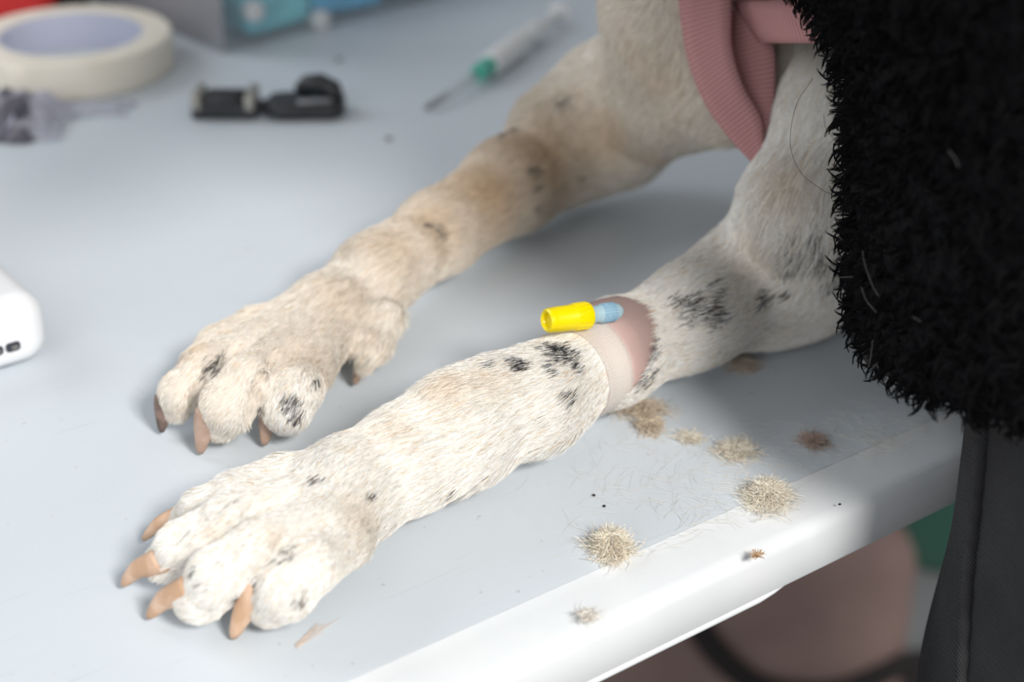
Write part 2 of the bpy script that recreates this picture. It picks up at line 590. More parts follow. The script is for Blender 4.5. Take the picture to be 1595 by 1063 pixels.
def tloc(s, t, z):
    return (s - (S0 + S1) / 2, t - TD / 2, TZ + z)


bm = bmesh.new()


def loft(bm, rings, close=True):
    vs = []
    for inset, z in rings:
        vs.append([bm.verts.new(tloc(x, y, z)) for x, y in rounded_rect(S0 + inset, inset, S1 - inset, TD - inset, 0.05 - min(inset, 0.03))])
    n = len(vs[0])
    for a, b in zip(vs, vs[1:]):
        for k in range(n):
            bm.faces.new((a[k], a[(k + 1) % n], b[(k + 1) % n], b[k]))
    return vs


RIM = [(0.0195, -0.0002), (0.0175, -0.0006), (0.0150, -0.0009), (0.0045, -0.0016), (0.0018, -0.0024), (0.0006, -0.0038), (0.0, -0.006),
       (0.0004, -0.0185), (0.0012, -0.0198), (0.0035, -0.0200), (0.0035, -0.012), (0.03, -0.010)]
vs = loft(bm, RIM)
bm.faces.new(vs[-1][::-1])
bm_obj('table_rim', bm, M['table_white'], table, sharp=50)
bm = bmesh.new()
vs = loft(bm, [(0.0197, -0.006), (0.0197, -0.0002), (0.0215, 0.0)])
bm.faces.new(vs[-1])
bm_obj('table_top', bm, M['table'], table, sharp=50)
# lower lip under the left stretch of the near edge, ending in a small step
bm = bmesh.new()
sl = 0.084
add_tube(bm, [Vector(tloc(S0 + 0.06, 0.0018, -0.0204)), Vector(tloc(sl - 0.006, 0.0018, -0.0204)), Vector(tloc(sl, 0.0018, -0.0200)), Vector(tloc(sl + 0.006, 0.0018, -0.0192))], [0.0014, 0.0014, 0.0011, 0.0006], n=10)
bm_obj('edge_lip', bm, M['table_white'], table)
for s_ in (-0.30, 1.20):
    for t_ in (0.09, 0.67):
        bm = bmesh.new()
        add_tube(bm, [Vector(tloc(s_, t_, -0.012)), Vector(tloc(s_, t_, -TZ + 0.0))], 0.013, n=14)
        lg = bm_obj('leg', bm, M['steel'], table, sharp=50)
        bm = bmesh.new()
        add_tube(bm, [Vector(tloc(s_, t_, -TZ + 0.03)), Vector(tloc(s_, t_, -TZ + 0.001))], [0.015, 0.016], n=14)
        bm_obj('rubber_foot', bm, M['black_plastic'], lg, sharp=50)
    bm = bmesh.new()
    add_tube(bm, [Vector(tloc(s_, 0.09, -0.18)), Vector(tloc(s_, 0.67, -0.18))], 0.009, n=12)
    bm_obj('crossbar', bm, M['steel'], table, sharp=50)

# ================================================================== DOG
gx = grid_axis(-0.150, 0.170, 0.0014, None, 0.86, 0.010)
gy = grid_axis(0.345, 0.680, 0.0014, None, 1.05, 0.010)
gz = grid_axis(TZ - 0.004, TZ + 0.145, 0.0014, None, TZ + 0.48, 0.010)
D = Field(gx, gy, gz)
UP = (0, 0, 1)


def A(u, v, z): return tuple(at(u, v, z / 1000.0))


K = 0.008
# --- near leg, chain from the back of the paw to the elbow (photo pixel, height in mm, radius in mm)
near = [(455, 815, 14.5, 15.0), (560, 757, 18, 15.2), (650, 707, 20, 14.6), (725, 668, 23, 14.6), (830, 622, 23, 14.4),
        (950, 550, 23, 15.4), (1060, 503, 22.5, 15.0), (1160, 452, 22, 17.5), (1238, 428, 24, 19.5)]
NP = [A(u, v, z) for u, v, z, r in near]; NR = [r / 1000 for *_, r in near]
D.chain(NP[1:], NR[1:], K)
D.cone(NP[1], A(450, 812, 9), .0120, .0075, .006)
# extra flesh: carpal bump on top, pad of the carpus underneath, muscle behind the elbow
D.cone(A(712, 640, 29), A(770, 612, 30), .0095, .0095, .010)
D.cone(A(1110, 470, 27), A(1190, 415, 30), .015, .018, .012)
D.cone(A(1200, 455, 20), A(1270, 425, 24), .016, .015, .012)
# width of the paw: side-by-side metacarpal rays
paw_near = {
    'II': [(448, 748, 18.5, 7.4), (370, 774, 20.5, 7.0), (318, 795, 16, 6.3), (292, 809, 11, 5.1)],
    'III': [(465, 782, 22, 7.6), (360, 812, 25, 7.4), (286, 852, 17.5, 7.1), (256, 876, 11, 5.7)],
    'IV': [(500, 818, 21.5, 7.8), (415, 850, 24.5, 7.8), (343, 900, 17.5, 8.5), (311, 930, 11, 7.2)],
    'V': [(540, 838, 17, 7.8), (488, 878, 19.5, 7.6), (444, 918, 15.5, 8.4), (423, 939, 10.5, 6.7)],
}
NTOES = {}
for nm, ch in paw_near.items():
    P_ = [A(u, v, z) for u, v, z, r in ch]; R_ = [r / 1000 for *_, r in ch]
    NTOES[nm] = P_
    D.cone(NP[1], P_[0], .0120, R_[0], .005)
    D.chain(P_, R_, .0016)


def surf(u, v):
    o, d = ray(u, v)
    for t in np.arange(.36, .75, .0004):
        p = o + d * float(t)
        i, j, k = (int(np.searchsorted(g, c)) for g, c in zip((D.X, D.Y, D.Z), p))
        if i < len(D.X) and j < len(D.Y) and k < len(D.Z) and D.F[i, j, k] < 0: return p, d
    return None, None


def groove(pxs, r0, r1):
    pts = []
    for u, v in pxs:
        p, d = surf(u, v)
        if p is not None: pts.append(p + d * .0004)
    for i in range(len(pts) - 1):
        ra, rb = (r0 + (r1 - r0) * q / (len(pts) - 1) for q in (i, i + 1))
        D.cone(pts[i], pts[i + 1], ra, rb, op='cut')


GROOVES = []
NEAR_GROOVES = [[(452, 832), (430, 856), (410, 880), (391, 903), (372, 930), (358, 958)],
                [(400, 792), (370, 812), (335, 832), (305, 855), (280, 882), (264, 910)],
                [(370, 778), (335, 795), (300, 812), (270, 832)]]
FAR_GROOVES = [[(365, 542), (345, 566), (322, 590), (306, 618), (300, 645)],
               [(430, 552), (414, 575), (404, 596), (398, 622), (394, 650)],
               ]
# --- near upper arm and shoulder
D.cone(NP[-1], A(1262, 335, 52), .0195, .0215, .012)
D.chain([A(1262, 335, 52), A(1330, 170, 80), A(1376, 40, 97)], [.0225, .0225, .026], .010)
# --- far leg
far = [(425, 565, 14, 14.0), (515, 492, 18, 14.0), (586, 430, 20, 13.2), (684, 362, 22, 14.2), (796, 289, 24, 17.6), (880, 238, 27, 20.0), (960, 208, 31, 19.5)]
FP = [A(u, v, z) for u, v, z, r in far]; FR = [r / 1000 for *_, r in far]
D.chain(FP[1:], FR[1:], K)
D.cone(FP[1], A(430, 568, 9), .0115, .0070, .006)
D.cone(A(590, 420, 25), A(640, 392, 25), .009, .009, .010)
paw_far = {
    'V': [(405, 510, 17, 7.2), (343, 538, 17, 6.8), (311, 571, 13, 6.4), (296, 596, 9, 5.4)],
    'IV': [(412, 530, 20.5, 7.4), (324, 572, 22, 7.2), (283, 612, 16, 7.0), (274, 634, 10, 5.3)],
    'III': [(445, 552, 22, 7.8), (390, 590, 24, 8.2), (356, 632, 17.5, 8.7), (344, 655, 11, 7.0)],
    'II': [(485, 575, 18, 7.8), (464, 607, 20.5, 7.7), (448, 637, 15, 7.8), (446, 649, 10.5, 6.3)],
}
FTOES = {}
for nm, ch in paw_far.items():
    P_ = [A(u, v, z) for u, v, z, r in ch]; R_ = [r / 1000 for *_, r in ch]
    FTOES[nm] = P_
    D.cone(FP[1], P_[0], .0110, R_[0], .006)
    D.chain(P_, R_, .0016)
for g_ in NEAR_GROOVES: groove(g_, .0013, .0032)
for g_ in FAR_GROOVES: groove(g_, .0013, .0032)
DEW = [A(604, 496, 17), A(586, 535, 13), A(570, 564, 10)]
D.chain(DEW, [.0062, .0052, .0038], .004)
# --- far upper arm, chest, neck, head, trunk
D.chain([FP[-1], A(1030, 112, 62), A(1082, 5, 100)], [.020, .0235, .030], .014)
D.cone(A(1000, 205, 38), A(1120, 125, 76), .013, .024, .012)
D.cone(A(868, 196, 38), A(935, 150, 48), .017, .021, .012)


def W(x, y, z): return (x, y, TZ + z)


D.chain([W(.180, .705, .195), W(.33, .76, .17), W(.60, .86, .13)], [.070, .110, .105], .03)
D.cone(A(1376, 40, 97), W(.20, .64, .195), .025, .045, .02)
D.cone(A(1082, 5, 100), W(.14, .69, .185), .030, .045, .02)
D.chain([W(.155, .665, .235), W(.065, .52, .262)], [.062, .050], .025)         # neck
D.cone(W(.055, .500, .258), W(.022, .462, .248), .052, .046, .02)              # skull
D.cone(W(.010, .448, .236), W(-.040, .405, .222), .034, .024, .014)            # muzzle
for sgn in (-1, 1):                                                            # drop ears
    px, py = .052 + sgn * .032, .495 - sgn * .036
    D.cone(W(px, py, .282), W(px + .012 + sgn * .018, py + .012 - sgn * .02, .222), .020, .022, .006, up=(.66, -.75, 0), squash=.35)
    D.cone(W(.60 + sgn * .045, .86 - sgn * .09, .07), W(.48 + sgn * .05, .80 - sgn * .10, .055), .07, .045, .02)   # folded thighs
    D.chain([W(.48 + sgn * .05, .80 - sgn * .10, .04), W(.58 + sgn * .06, .85 - sgn * .11, .022), W(.46 + sgn * .06, .785 - sgn * .11, .018)], [.03, .02, .017], .01)
D.chain([W(.69, .90, .12), W(.80, .97, .05), W(.84, 1.0, .02)], [.026, .017, .010], .015)  # tail
D.above(TZ + 0.0006)
dog_me, DP, DQ = field_mesh('dog', D, 2)
DP = np.empty(len(dog_me.vertices) * 3, np.float32); dog_me.vertices.foreach_get('co', DP); DP = DP.reshape(-1, 3).astype(float)
DQ = np.empty(len(dog_me.loops), np.int32); dog_me.loops.foreach_get('vertex_index', DQ); DQ = DQ.reshape(-1, 4)
DN, DA, DVN = normals_of(DP, DQ)
if (np.einsum('ij,ij->i', DN, DP[DQ].mean(1) - np.array(NP[4]))[:50].mean()) < -9: pass
bvh = BVHTree.FromPolygons([tuple(p) for p in DP], [tuple(q) for q in DQ])
dog = link('dog', dog_me, M['skin'])
tag(dog, 'white dog with black flecks lying on the white table, forelegs stretched out', 'dog')


def hit(u, v):
    o, d = ray(u, v)
    r = bvh.ray_cast(o, d)
    return r[0]


# coat pattern: flecks given by where they sit on the coat
flecks = []
for u, v, r, s_ in [(768, 567, 11, .6), (812, 566, 17, .85), (878, 548, 27, .85), (862, 572, 14, .6), (902, 573, 12, .7), (888, 618, 17, .5), (845, 655, 8, .25),
                    (493, 750, 13, .6), (582, 772, 9, .55), (705, 768, 10, .4), (446, 868, 17, .42), (372, 938, 13, .7), (395, 910, 12, .6), (425, 878, 9, .3), (312, 912, 9, .4), (345, 880, 8, .3), (372, 855, 7, .25), (455, 850, 7, .2),
                    (300, 895, 10, .5), (470, 935, 14, .4),
                    (1085, 480, 28, .62), (1118, 488, 24, .68), (1062, 468, 16, .6), (1015, 540, 20, .8), (1010, 590, 20, .55), (1022, 580, 10, .6), (1125, 450, 18, .35),
                    (1190, 466, 15, .8), (1226, 420, 16, .8), (1222, 458, 9, .8), (1246, 385, 28, .4), (1290, 400, 30, .45), (1270, 360, 20, .35), (1300, 440, 22, .4),
                    (688, 360, 15, .75), (672, 352, 8, .6), (836, 268, 11, .7), (839, 292, 9, .55), (841, 327, 9, .4), (800, 203, 12, .55), (785, 212, 8, .5), (880, 158, 14, .35), (905, 280, 10, .25),
                    (328, 572, 15, .85), (340, 560, 10, .8), (318, 590, 10, .6), (452, 632, 17, .85), (462, 650, 14, .8), (492, 600, 9, .7), (400, 655, 14, .7), (385, 672, 10, .6), (300, 655, 10, .6), (408, 640, 8, .8),
                    (575, 560, 8, .4)]:
    h = hit(u, v)
    if h is not None:
        f = (h - Vector((0, 0, TZ + CAMH))).length
        flecks.append((np.array(h), r / FPX * f, s_))
tans = []
for u, v, r, s_ in [(760, 290, 80, .7), (680, 350, 60, .55), (850, 240, 90, .6), (930, 220, 70, .5), (620, 380, 60, .35), (540, 470, 60, .25), (480, 560, 50, .25), (300, 545, 25, .4),
                    (430, 840, 22, .35), (560, 800, 40, .3), (1020, 120, 60, .3), (850, 480, 0, 0), (700, 600, 45, .5), (760, 590, 40, .35), (620, 660, 40, .25), (330, 830, 20, .3), (1180, 400, 60, .3), (1230, 280, 50, .4), (1020, 250, 40, .4)]:
    h = hit(u, v)
    if h is not None and r:
        f = (h - Vector((0, 0, TZ + CAMH))).length
        tans.append((np.array(h), r / FPX * f, s_))
# shaved ring on the near foreleg: between two planes across the leg axis
AX = unit(np.array(NP[6]) - np.array(NP[4]))
SH0 = np.array(hit(938, 560)); SH1 = np.array(hit(1018, 530))


def shave_mask(p):
    """1 in the shaved window: all round the leg at the tape, a patch up to the dark flecks on the upper side"""
    t = (p - SH0) @ AX
    near_ax = np.linalg.norm((p - np.array(NP[5])) - ((p - np.array(NP[5])) @ AX)[:, None] * AX, axis=1) < 0.032
    wob = fbm(p, 500, 3, 2) * 0.0016
    t1 = (SH1 - SH0) @ AX
    hgt = (p[:, 2] - TZ - 0.022) / 0.016
    hi = t1 * 0.62 + np.clip(hgt + .1, -.2, 1.1) * 0.016 + wob
    lo = 0.0002 + wob * .6
    return (t > lo) & (t < hi) & near_ax


def coat(p, strand=False):
    n = len(p)
    nz = fbm(p, 120, 11, 3)
    base = np.array([0.92, 0.88, 0.82])[None] * (1 + 0.03 * nz[:, None])
    tan = np.zeros(n)
    for c, r, s_ in tans:
        d = np.linalg.norm(p - c, axis=1) / r
        tan = np.maximum(tan, s_ * np.exp(-d * d * 1.0))
    tan = np.clip(tan + 0.06 * np.clip(fbm(p, 160, 21, 3), -1, 1), 0, 1)
    # the far leg is creamier overall
    tan = np.clip(tan + 0.26 * np.clip((p[:, 1] - (0.437 + 0.70 * (p[:, 0] + .10))) / .01 + .5, 0, 1) * (p[:, 0] < .12), 0, 1)
    base = base * (1 - tan[:, None]) + np.array([0.68, 0.52, 0.36])[None] * tan[:, None]
    blk = np.zeros(n)
    jit = fbm(p, 900, 5, 2)
    for c, r, s_ in flecks:
        d = np.linalg.norm(p - c, axis=1) / r
        blk = np.maximum(blk, s_ * np.clip(1.55 - d * 1.15 + 0.28 * jit, 0, 1))
    return base, blk


base, blk = coat(DP)
sh = shave_mask(DP)
colv = base * 0.86 * (1 - 0.55 * blk[:, None]) + np.array([.10, .10, .11]) * 0.55 * blk[:, None]
pinkc = np.array([0.60, 0.41, 0.37])[None] * (1 + .05 * fbm(DP, 400, 8, 2)[:, None])
# grey-brown pigment towards the upper end of the shaved window
pg = np.clip(((DP - SH0) @ AX - 0.0095) / 0.008, 0, 1)[:, None]
pinkc = pinkc * (1 - .62 * pg) + np.array([.20, .15, .14]) * .62 * pg
under_tape = np.clip(1 - np.abs((DP - SH0) @ AX - .0045) / .0065, 0, 1)[:, None] ** .5 * np.clip(1.1 - (DP[:, 2:3] - TZ - .030) / .012, 0, 1)
pinkc = pinkc * (1 - .75 * under_tape) + np.array([.90, .85, .79]) * .75 * under_tape
shs = sh.astype(float)[:, None]
colv = colv * (1 - shs) + pinkc * shs
ca = dog_me.color_attributes.new('col', 'FLOAT_COLOR', 'POINT')
ca.data.foreach_set('color', np.concatenate([colv, np.ones((len(colv), 1))], 1).astype(np.float32).ravel())

# comb direction: along the nearest bone, towards the toes
BON_A, BON_D = [], []


def bones(chain):
    for a, b in zip(chain, chain[1:]):
        a, b = np.array(a), np.array(b)
        for t in np.linspace(0, 1, 6):
            BON_A.append(a + (b - a) * t); BON_D.append(unit(b - a))


bones([A(1376, 40, 97), A(1338, 170, 80), A(1268, 335, 52), NP[-1]] + NP[::-1][1:-1])
for t_ in NTOES.values(): bones([NP[1]] + t_)
bones([A(1065, 5, 100), A(1020, 112, 62)] + FP[::-1][:-1])
for t_ in FTOES.values(): bones([FP[1]] + t_)
bones(DEW)
bones([W(.60, .86, .13), W(.30, .72, .17), W(.135, .625, .185)][::-1])
bones([W(-.04, .405, .222), W(.06, .505, .26), W(.155, .665, .235)])
BON_A, BON_D = np.array(BON_A), np.array(BON_D)


def comb(p):
    out = np.zeros_like(p)
    for i in range(0, len(p), 20000):
        q = p[i:i + 20000]
        d2 = ((q[:, None] - BON_A[None]) ** 2).sum(2)
        wt = np.exp(-(d2 - d2.min(1, keepdims=True)) / (2 * .008 ** 2))
        out[i:i + 20000] = wt @ BON_D
    return unit(out)


def fur(n_fine, n_rest):
    fc = DP[DQ].mean(1)
    fine = (fc[:, 0] < 0.165) & (fc[:, 1] < 0.67) & (fc[:, 2] < TZ + 0.14)
    pts, nr = [], []
    for msk, n in ((fine, n_fine), (~fine, n_rest)):
        ids = np.nonzero(msk)[0]
        wgt = DA[ids].copy()
        if msk is fine:
            wgt *= 0.55 + 0.45 * (fc[ids, 1] < 0.437 + 0.70 * (fc[ids, 0] + .10))
            wgt *= np.where(DN[ids, 2] < -.75, .3, 1)
        pick = rng.choice(ids, n, p=wgt / wgt.sum())
        a, b = rng.random((2, n, 1))
        q = DP[DQ[pick]]
        p = (q[:, 0] * (1 - a) + q[:, 1] * a) * (1 - b) + (q[:, 3] * (1 - a) + q[:, 2] * a) * b
        vn = DVN[DQ[pick]]
        nn = unit((vn[:, 0] * (1 - a) + vn[:, 1] * a) * (1 - b) + (vn[:, 3] * (1 - a) + vn[:, 2] * a) * b)
        pts.append(p); nr.append(nn)
    p, nn = np.concatenate(pts), np.concatenate(nr)
    keep = ~shave_mask(p) & (p[:, 2] > TZ + 0.0012)
    big = np.concatenate([np.zeros(n_fine, bool), np.ones(n_rest, bool)])[keep]
    p, nn = p[keep], nn[keep]
    n = len(p)
    t = comb(p)
    t = t + 0.16 * np.stack([fbm(p, 140, 31 + k, 2) for k in range(3)], 1) + rng.normal(0, .11, (n, 3))
    t = unit(t - nn * np.einsum('ij,ij->i', t, nn)[:, None])
    Ln = 0.0042 * (1 + .35 * rng.random(n))
    toe = np.minimum(np.linalg.norm(p - np.array(NTOES['IV'][2]), axis=1), np.linalg.norm(p - np.array(FTOES['III'][2]), axis=1))
    Ln *= np.clip(.55 + (toe - .030) / .06, .55, 1.0)
    # longer feathering under the forearm and on the upper arms
    under = (p[:, 2] < TZ + 0.016) & (np.linalg.norm(p - np.array(A(830, 690, 10)), axis=1) < .030)
    Ln = np.where(under, Ln * 1.35, Ln)
    Ln = np.where((p[:, 2] > TZ + .045) & (p[:, 0] > .08), Ln * 1.7, Ln)
    Ln = np.where(big, Ln * 2.2, Ln)
    lift = np.where(under, 0.42, .20) + .07 * rng.normal(size=n)
    m = 5
    P_ = np.zeros((n, m, 3))
    s_ = np.linspace(0, 1, m)
    for k in range(m):
        P_[:, k] = p - nn * .0001 + Ln[:, None] * (t * (s_[k])) + Ln[:, None] * nn * (np.clip(lift, .05, .8)[:, None] * (s_[k] - .45 * s_[k] ** 2))
    P_[:, :, 2] = np.maximum(P_[:, :, 2], TZ + 0.0004)
    r0 = np.where(big, .00022, .000085)
    rad = r0[:, None] * np.array([1, .95, .8, .55, .12])[None]
    bs, bk = coat(p + t * .0015)
    dark = rng.random(n) < bk * 0.92
    c = bs * (1 + .16 * rng.normal(size=n)[:, None]).clip(.6, 1.3)
    gold = rng.random(n) < .05
    c = np.where(gold[:, None], c * np.array([.80, .66, .48]), c)
    c = np.where(dark[:, None], np.array([.030, .030, .034]) * (1 + .8 * rng.random((n, 1))), c).clip(0, .96)
    o = hair_obj('fur', P_, rad, c, M['fur'], dog)
    return o


fur(300000, 30000)


def claw(base, tip, r, material, parent, droop=.11):
    base, tip = Vector(base), Vector(tip)
    d = tip - base
    mid = base + d * .5 + Vector((0, 0, d.length * droop))
    back = base - d * .35 - Vector((0, 0, d.length * .05))
    pts = spline([back, base, mid, tip], 13)
    side_ = d.cross(Vector((0, 0, 1))).normalized()
    rad = [r * x for x in (1.0, 1.02, 1.03, 1.02, 1.0, .95, .88, .80, .71, .62, .52, .42, .22)]
    bm = bmesh.new()
    add_tube(bm, pts, rad, n=12, flat=.72, up=side_.cross(d).normalized())
    o = bm_obj('claw', bm, material, parent)
    return o


CL = dict(
    nII=claw(A(278, 804, 12), A(223, 841, 3.0), .0030, M['claw'], dog),
    nIII=claw(A(236, 880, 12.5), A(191, 912, 3.0), .0036, M['claw'], dog),
    nIV=claw(A(280, 926, 13), A(231, 962, 2.6), .0039, M['claw'], dog),
    nV=claw(A(396, 934, 13), A(363, 994, 1.6), .0043, M['claw'], dog),
    fIV=claw(A(257, 630, 12), A(252, 673, 2.2), .0036, M['claw_dark'], dog),
    fIII=claw(A(322, 656, 13.5), A(312, 706, 1.8), .0042, M['claw_brown'], dog),
    fII=claw(A(422, 636, 14), A(412, 693, 1.8), .0042, M['claw_brown'], dog),
    fV=claw(A(268, 596, 9), A(255, 612, 2.2), .0030, M['claw_dark'], dog),
    dew=claw(A(565, 570, 9), A(553, 599, 2.5), .0026, M['claw_brown'], dog))
CL['fIV']['label'] = 'dark claw'
bm = bmesh.new()
bmesh.ops.create_icosphere(bm, subdivisions=3, radius=1, matrix=Matrix.Translation(W(-.056, .391, .226)) @ Matrix.Rotation(.75, 4, 'Z') @ Matrix.Diagonal((.011, .014, .011, 1)))
bm_obj('nose', bm, M['claw_dark'], dog)
for sgn in (-1, 1):
    bm = bmesh.new()
    bmesh.ops.create_icosphere(bm, subdivisions=3, radius=.0085, matrix=Matrix.Translation(W(-.003 + sgn * .022, .437 - sgn * .024, .262)))
    bm_obj('eye', bm, M['dark_port'], dog)

# ================================================================== CATHETER
cath = empty('intravenous_catheter', at(900, 500, 0.036))
tag(cath, 'capped intravenous catheter taped to the shaved patch of the near foreleg', 'catheter')
CI = cath.matrix_basis.inverted()


def lathe_axis(name, p0, p1, prof, material, parent, n=32, sharp=35):
    """profile (t along axis in metres, radius) from p0 towards p1"""
    p0, p1 = Vector(p0), Vector(p1)
    d = (p1 - p0).normalized()
    a, b = frame_of(d)
    bm = bmesh.new()
    rings = []
    for t, r in prof:
        if callable(r):
            rings.append([bm.verts.new(p0 + d * t + (a * math.cos(x) + b * math.sin(x)) * r(x)) for x in [2 * math.pi * k / n for k in range(n)]])
        else:
            rings.append([bm.verts.new(p0 + d * t + (a * math.cos(x) + b * math.sin(x)) * max(r, 1e-5)) for x in [2 * math.pi * k / n for k in range(n)]])
    for i in range(len(rings) - 1):
        for k in range(n):
            bm.faces.new((rings[i][k], rings[i][(k + 1) % n], rings[i + 1][(k + 1) % n], rings[i + 1][k]))
    bm.faces.new(rings[0][::-1]); bm.faces.new(rings[-1])
    if parent is not None:
        bmesh.ops.transform(bm, matrix=parent.matrix_basis.inverted(), verts=bm.verts)
    return bm_obj(name, bm, material, parent, sharp=sharp)



hc = hit(978, 490)
fs = hc.y * ct - (hc.z - TZ - CAMH) * st
c1 = dep(970, 484, fs - .0025)          # inner end, resting on the skin
c0 = dep(852, 500, fs - .0165)          # outer end, nearer to the camera
ax = (c1 - c0).normalized()
R = .0040
flute = lambda r: (lambda x: r * (1 + .035 * (1 if math.cos(x * 16) > 0 else -1)))
lathe_axis('cap', c0, c1, [(.0009, .0), (.0009, R * .50), (.0001, R * .58), (-.0003, R * .78), (.0002, R * .92), (.0012, R * .97), (.0018, R * .95), (.0024, R * .99),
                           (.0088, R), (.0092, R * 1.04), (.0146, R * 1.05), (.0150, R * 1.0), (.0150, R * .6)], M['yellow'], cath, n=48)
lathe_axis('grip_ridges', c0, c1, [(.0095, flute(R * 1.04)), (.0143, flute(R * 1.05))], M['yellow'], cath, n=96)
lathe_axis('hub', c0, c1, [(.0140, .0027), (.0185, .0026), (.0192, .0029), (.0245, .0029), (.0262, .0024), (.0275, .0012)], M['hub'], cath, n=32)
grid = bmesh.new()
a_, b_ = frame_of(ax)
for k in range(6):
    t = .0197 + k * .0009
    pts = [c0 + ax * t + (a_ * math.cos(x) + b_ * math.sin(x)) * .0029 for x in [2 * math.pi * j / 20 for j in range(21)]]
    add_tube(grid, pts, .00022, n=6, cap=False)
for j in range(20):
    x = 2 * math.pi * j / 20
    o_ = (a_ * math.cos(x) + b_ * math.sin(x)) * .0029
    add_tube(grid, [c0 + ax * .0197 + o_, c0 + ax * .0244 + o_], .0002, n=6)
bmesh.ops.transform(grid, matrix=CI, verts=grid.verts)
bm_obj('hub_ribs', grid, M['hubrib'], cath)

# surgical tape wrapped round leg and hub
def tape_band(t0, t1, off, seg=72, rows=8):
    rows_v = []
    bm = bmesh.new()
    a, b = frame_of(Vector(AX))
    for i in range(rows + 1):
        t = t0 + (t1 - t0) * i / rows
        cen = np.array(NP[5]) + AX * (t - (np.array(NP[5]) - SH0) @ AX)
        row = []
        for k in range(seg):
            x = 2 * math.pi * k / seg
            d = a * math.cos(x) + b * math.sin(x)
            h = bvh.ray_cast(Vector(cen) + d * .05, -d)
            r = (h[0] - Vector(cen)).length if h[0] is not None else .014
            row.append([cen, d, r + off])
        rows_v.append(row)
    for _ in range(2):
        for row in rows_v:
            rs = [q[2] for q in row]
            for k in range(seg):
                row[k][2] = max(rs[k], .5 * rs[k] + .25 * (rs[k - 1] + rs[(k + 1) % seg]))
    V0 = [[bm.verts.new(Vector(q[0]) + q[1] * q[2]) for q in row] for row in rows_v]
    V1 = [[bm.verts.new(Vector(q[0]) + q[1] * (q[2] - .0003)) for q in row] for row in rows_v]
    for v in bm.verts: v.co.z = max(v.co.z, TZ + .0006)
    for i in range(rows):
        for k in range(seg):
            j = (k + 1) % seg
            bm.faces.new((V0[i][k], V0[i][j], V0[i + 1][j], V0[i + 1][k]))
            bm.faces.new((V1[i][j], V1[i][k], V1[i + 1][k], V1[i + 1][j]))
    for k in range(seg):
        j = (k + 1) % seg
        bm.faces.new((V0[0][j], V0[0][k], V1[0][k], V1[0][j]))
        bm.faces.new((V0[-1][k], V0[-1][j], V1[-1][j], V1[-1][k]))
    bmesh.ops.transform(bm, matrix=CI, verts=bm.verts)
    o = bm_obj('tape_band', bm, M['tape'], cath)
    n1 = (rows + 1) * seg
    vals = []
    for i in range(2 * n1):
        q = i % n1
        vals += [(q % seg) * .00135, (q // seg) * (t1 - t0) / rows, 0]
    o.data.attributes.new('run', 'FLOAT_VECTOR', 'POINT').data.foreach_set('vector', vals)
    return o


nt, b, N, L = nodes(M['tape'])
tat = N('ShaderNodeAttribute'); tat.attribute_name = 'run'
prod = None
for ax_ in ('X', 'Y'):
    wv = N('ShaderNodeTexWave'); wv.bands_direction = ax_; wv.inputs['Scale'].default_value = 330; wv.inputs['Distortion'].default_value = .4
    L(tat.outputs['Vector'], wv.inputs['Vector'])
    if prod is None: prod = wv.outputs['Fac']
    else:
        mm = N('ShaderNodeMath'); mm.operation = 'MULTIPLY'
        L(prod, mm.inputs[0]); L(wv.outputs['Fac'], mm.inputs[1]); prod = mm.outputs[0]
rr = N('ShaderNodeValToRGB')
rr.color_ramp.elements[0].position = .1; rr.color_ramp.elements[0].color = (.40, .40, .40, 1)
rr.color_ramp.elements[1].position = .6; rr.color_ramp.elements[1].color = (.16, .16, .16, 1)
L(prod, rr.inputs['Fac']); L(rr.outputs['Color'], b.inputs['Alpha'])
tb = tape_band(-.0005, .0098, .0006)
tb['label'] = 'whitish translucent surgical tape round the leg'

# ================================================================== HARNESS
har = empty('dog_harness', dep(1185, 250, .585))
tag(har, 'pink ribbed webbing harness hanging in a loop at the chest of the dog', 'harness')
HI = har.matrix_basis.inverted()


def strap(name, Lp, Rp, n=26, th=.0016):
    Ls, Rs = spline(Lp, n), spline(Rp, n)
    bm = bmesh.new()
    add_ribbon(bm, Ls, Rs, th)
    uvs = {}
    bmesh.ops.transform(bm, matrix=HI, verts=bm.verts)
    o = bm_obj(name, bm, M['pink'], har)
    me = o.data
    at_ = me.attributes.new('run', 'FLOAT_VECTOR', 'POINT')
    mids = [HI @ ((a + b) / 2) for a, b in zip(Ls, Rs)]
    run, acc = [0.0], 0.0
    for a, b in zip(mids, mids[1:]):
        acc += (b - a).length; run.append(acc)
    vals = []
    per = 10
    for i in range(len(me.vertices)):
        k = i // per
        w_ = (i % 5) / 4
        vals += [run[min(k, n - 1)] + w_ * .004, w_ * .02, 0]
    at_.data.foreach_set('vector', vals)
    return o


strap('chest_strap', [dep(1052, -60, .590), dep(1060, 20, .588), dep(1073, 95, .586), dep(1098, 160, .584), dep(1130, 208, .582), dep(1171, 254, .580)],
      [dep(1140, -60, .580), dep(1139, 20, .578), dep(1139, 75, .577), dep(1156, 135, .577), dep(1184, 187, .578), dep(1198, 215, .579), dep(1190, 254, .580)][0:1] +
      [dep(1139, 20, .578), dep(1140, 75, .577), dep(1158, 135, .577), dep(1186, 188, .578), dep(1189, 254, .579)])
strap('inner_strap', [dep(1128, -40, .592), dep(1128, 30, .591), dep(1130, 90, .590), dep(1148, 145, .588), dep(1178, 215, .584)],
      [dep(1192, -40, .584), dep(1198, 30, .584), dep(1207, 90, .583), dep(1205, 160, .582), dep(1190, 222, .581)])
strap('shoulder_strap', [dep(1310, -14, .540), dep(1260, -6, .547), dep(1205, 0, .562), dep(1142, 2, .590)],
      [dep(1310, 64, .540), dep(1265, 67, .547), dep(1218, 67, .560), dep(1186, 66, .580)])

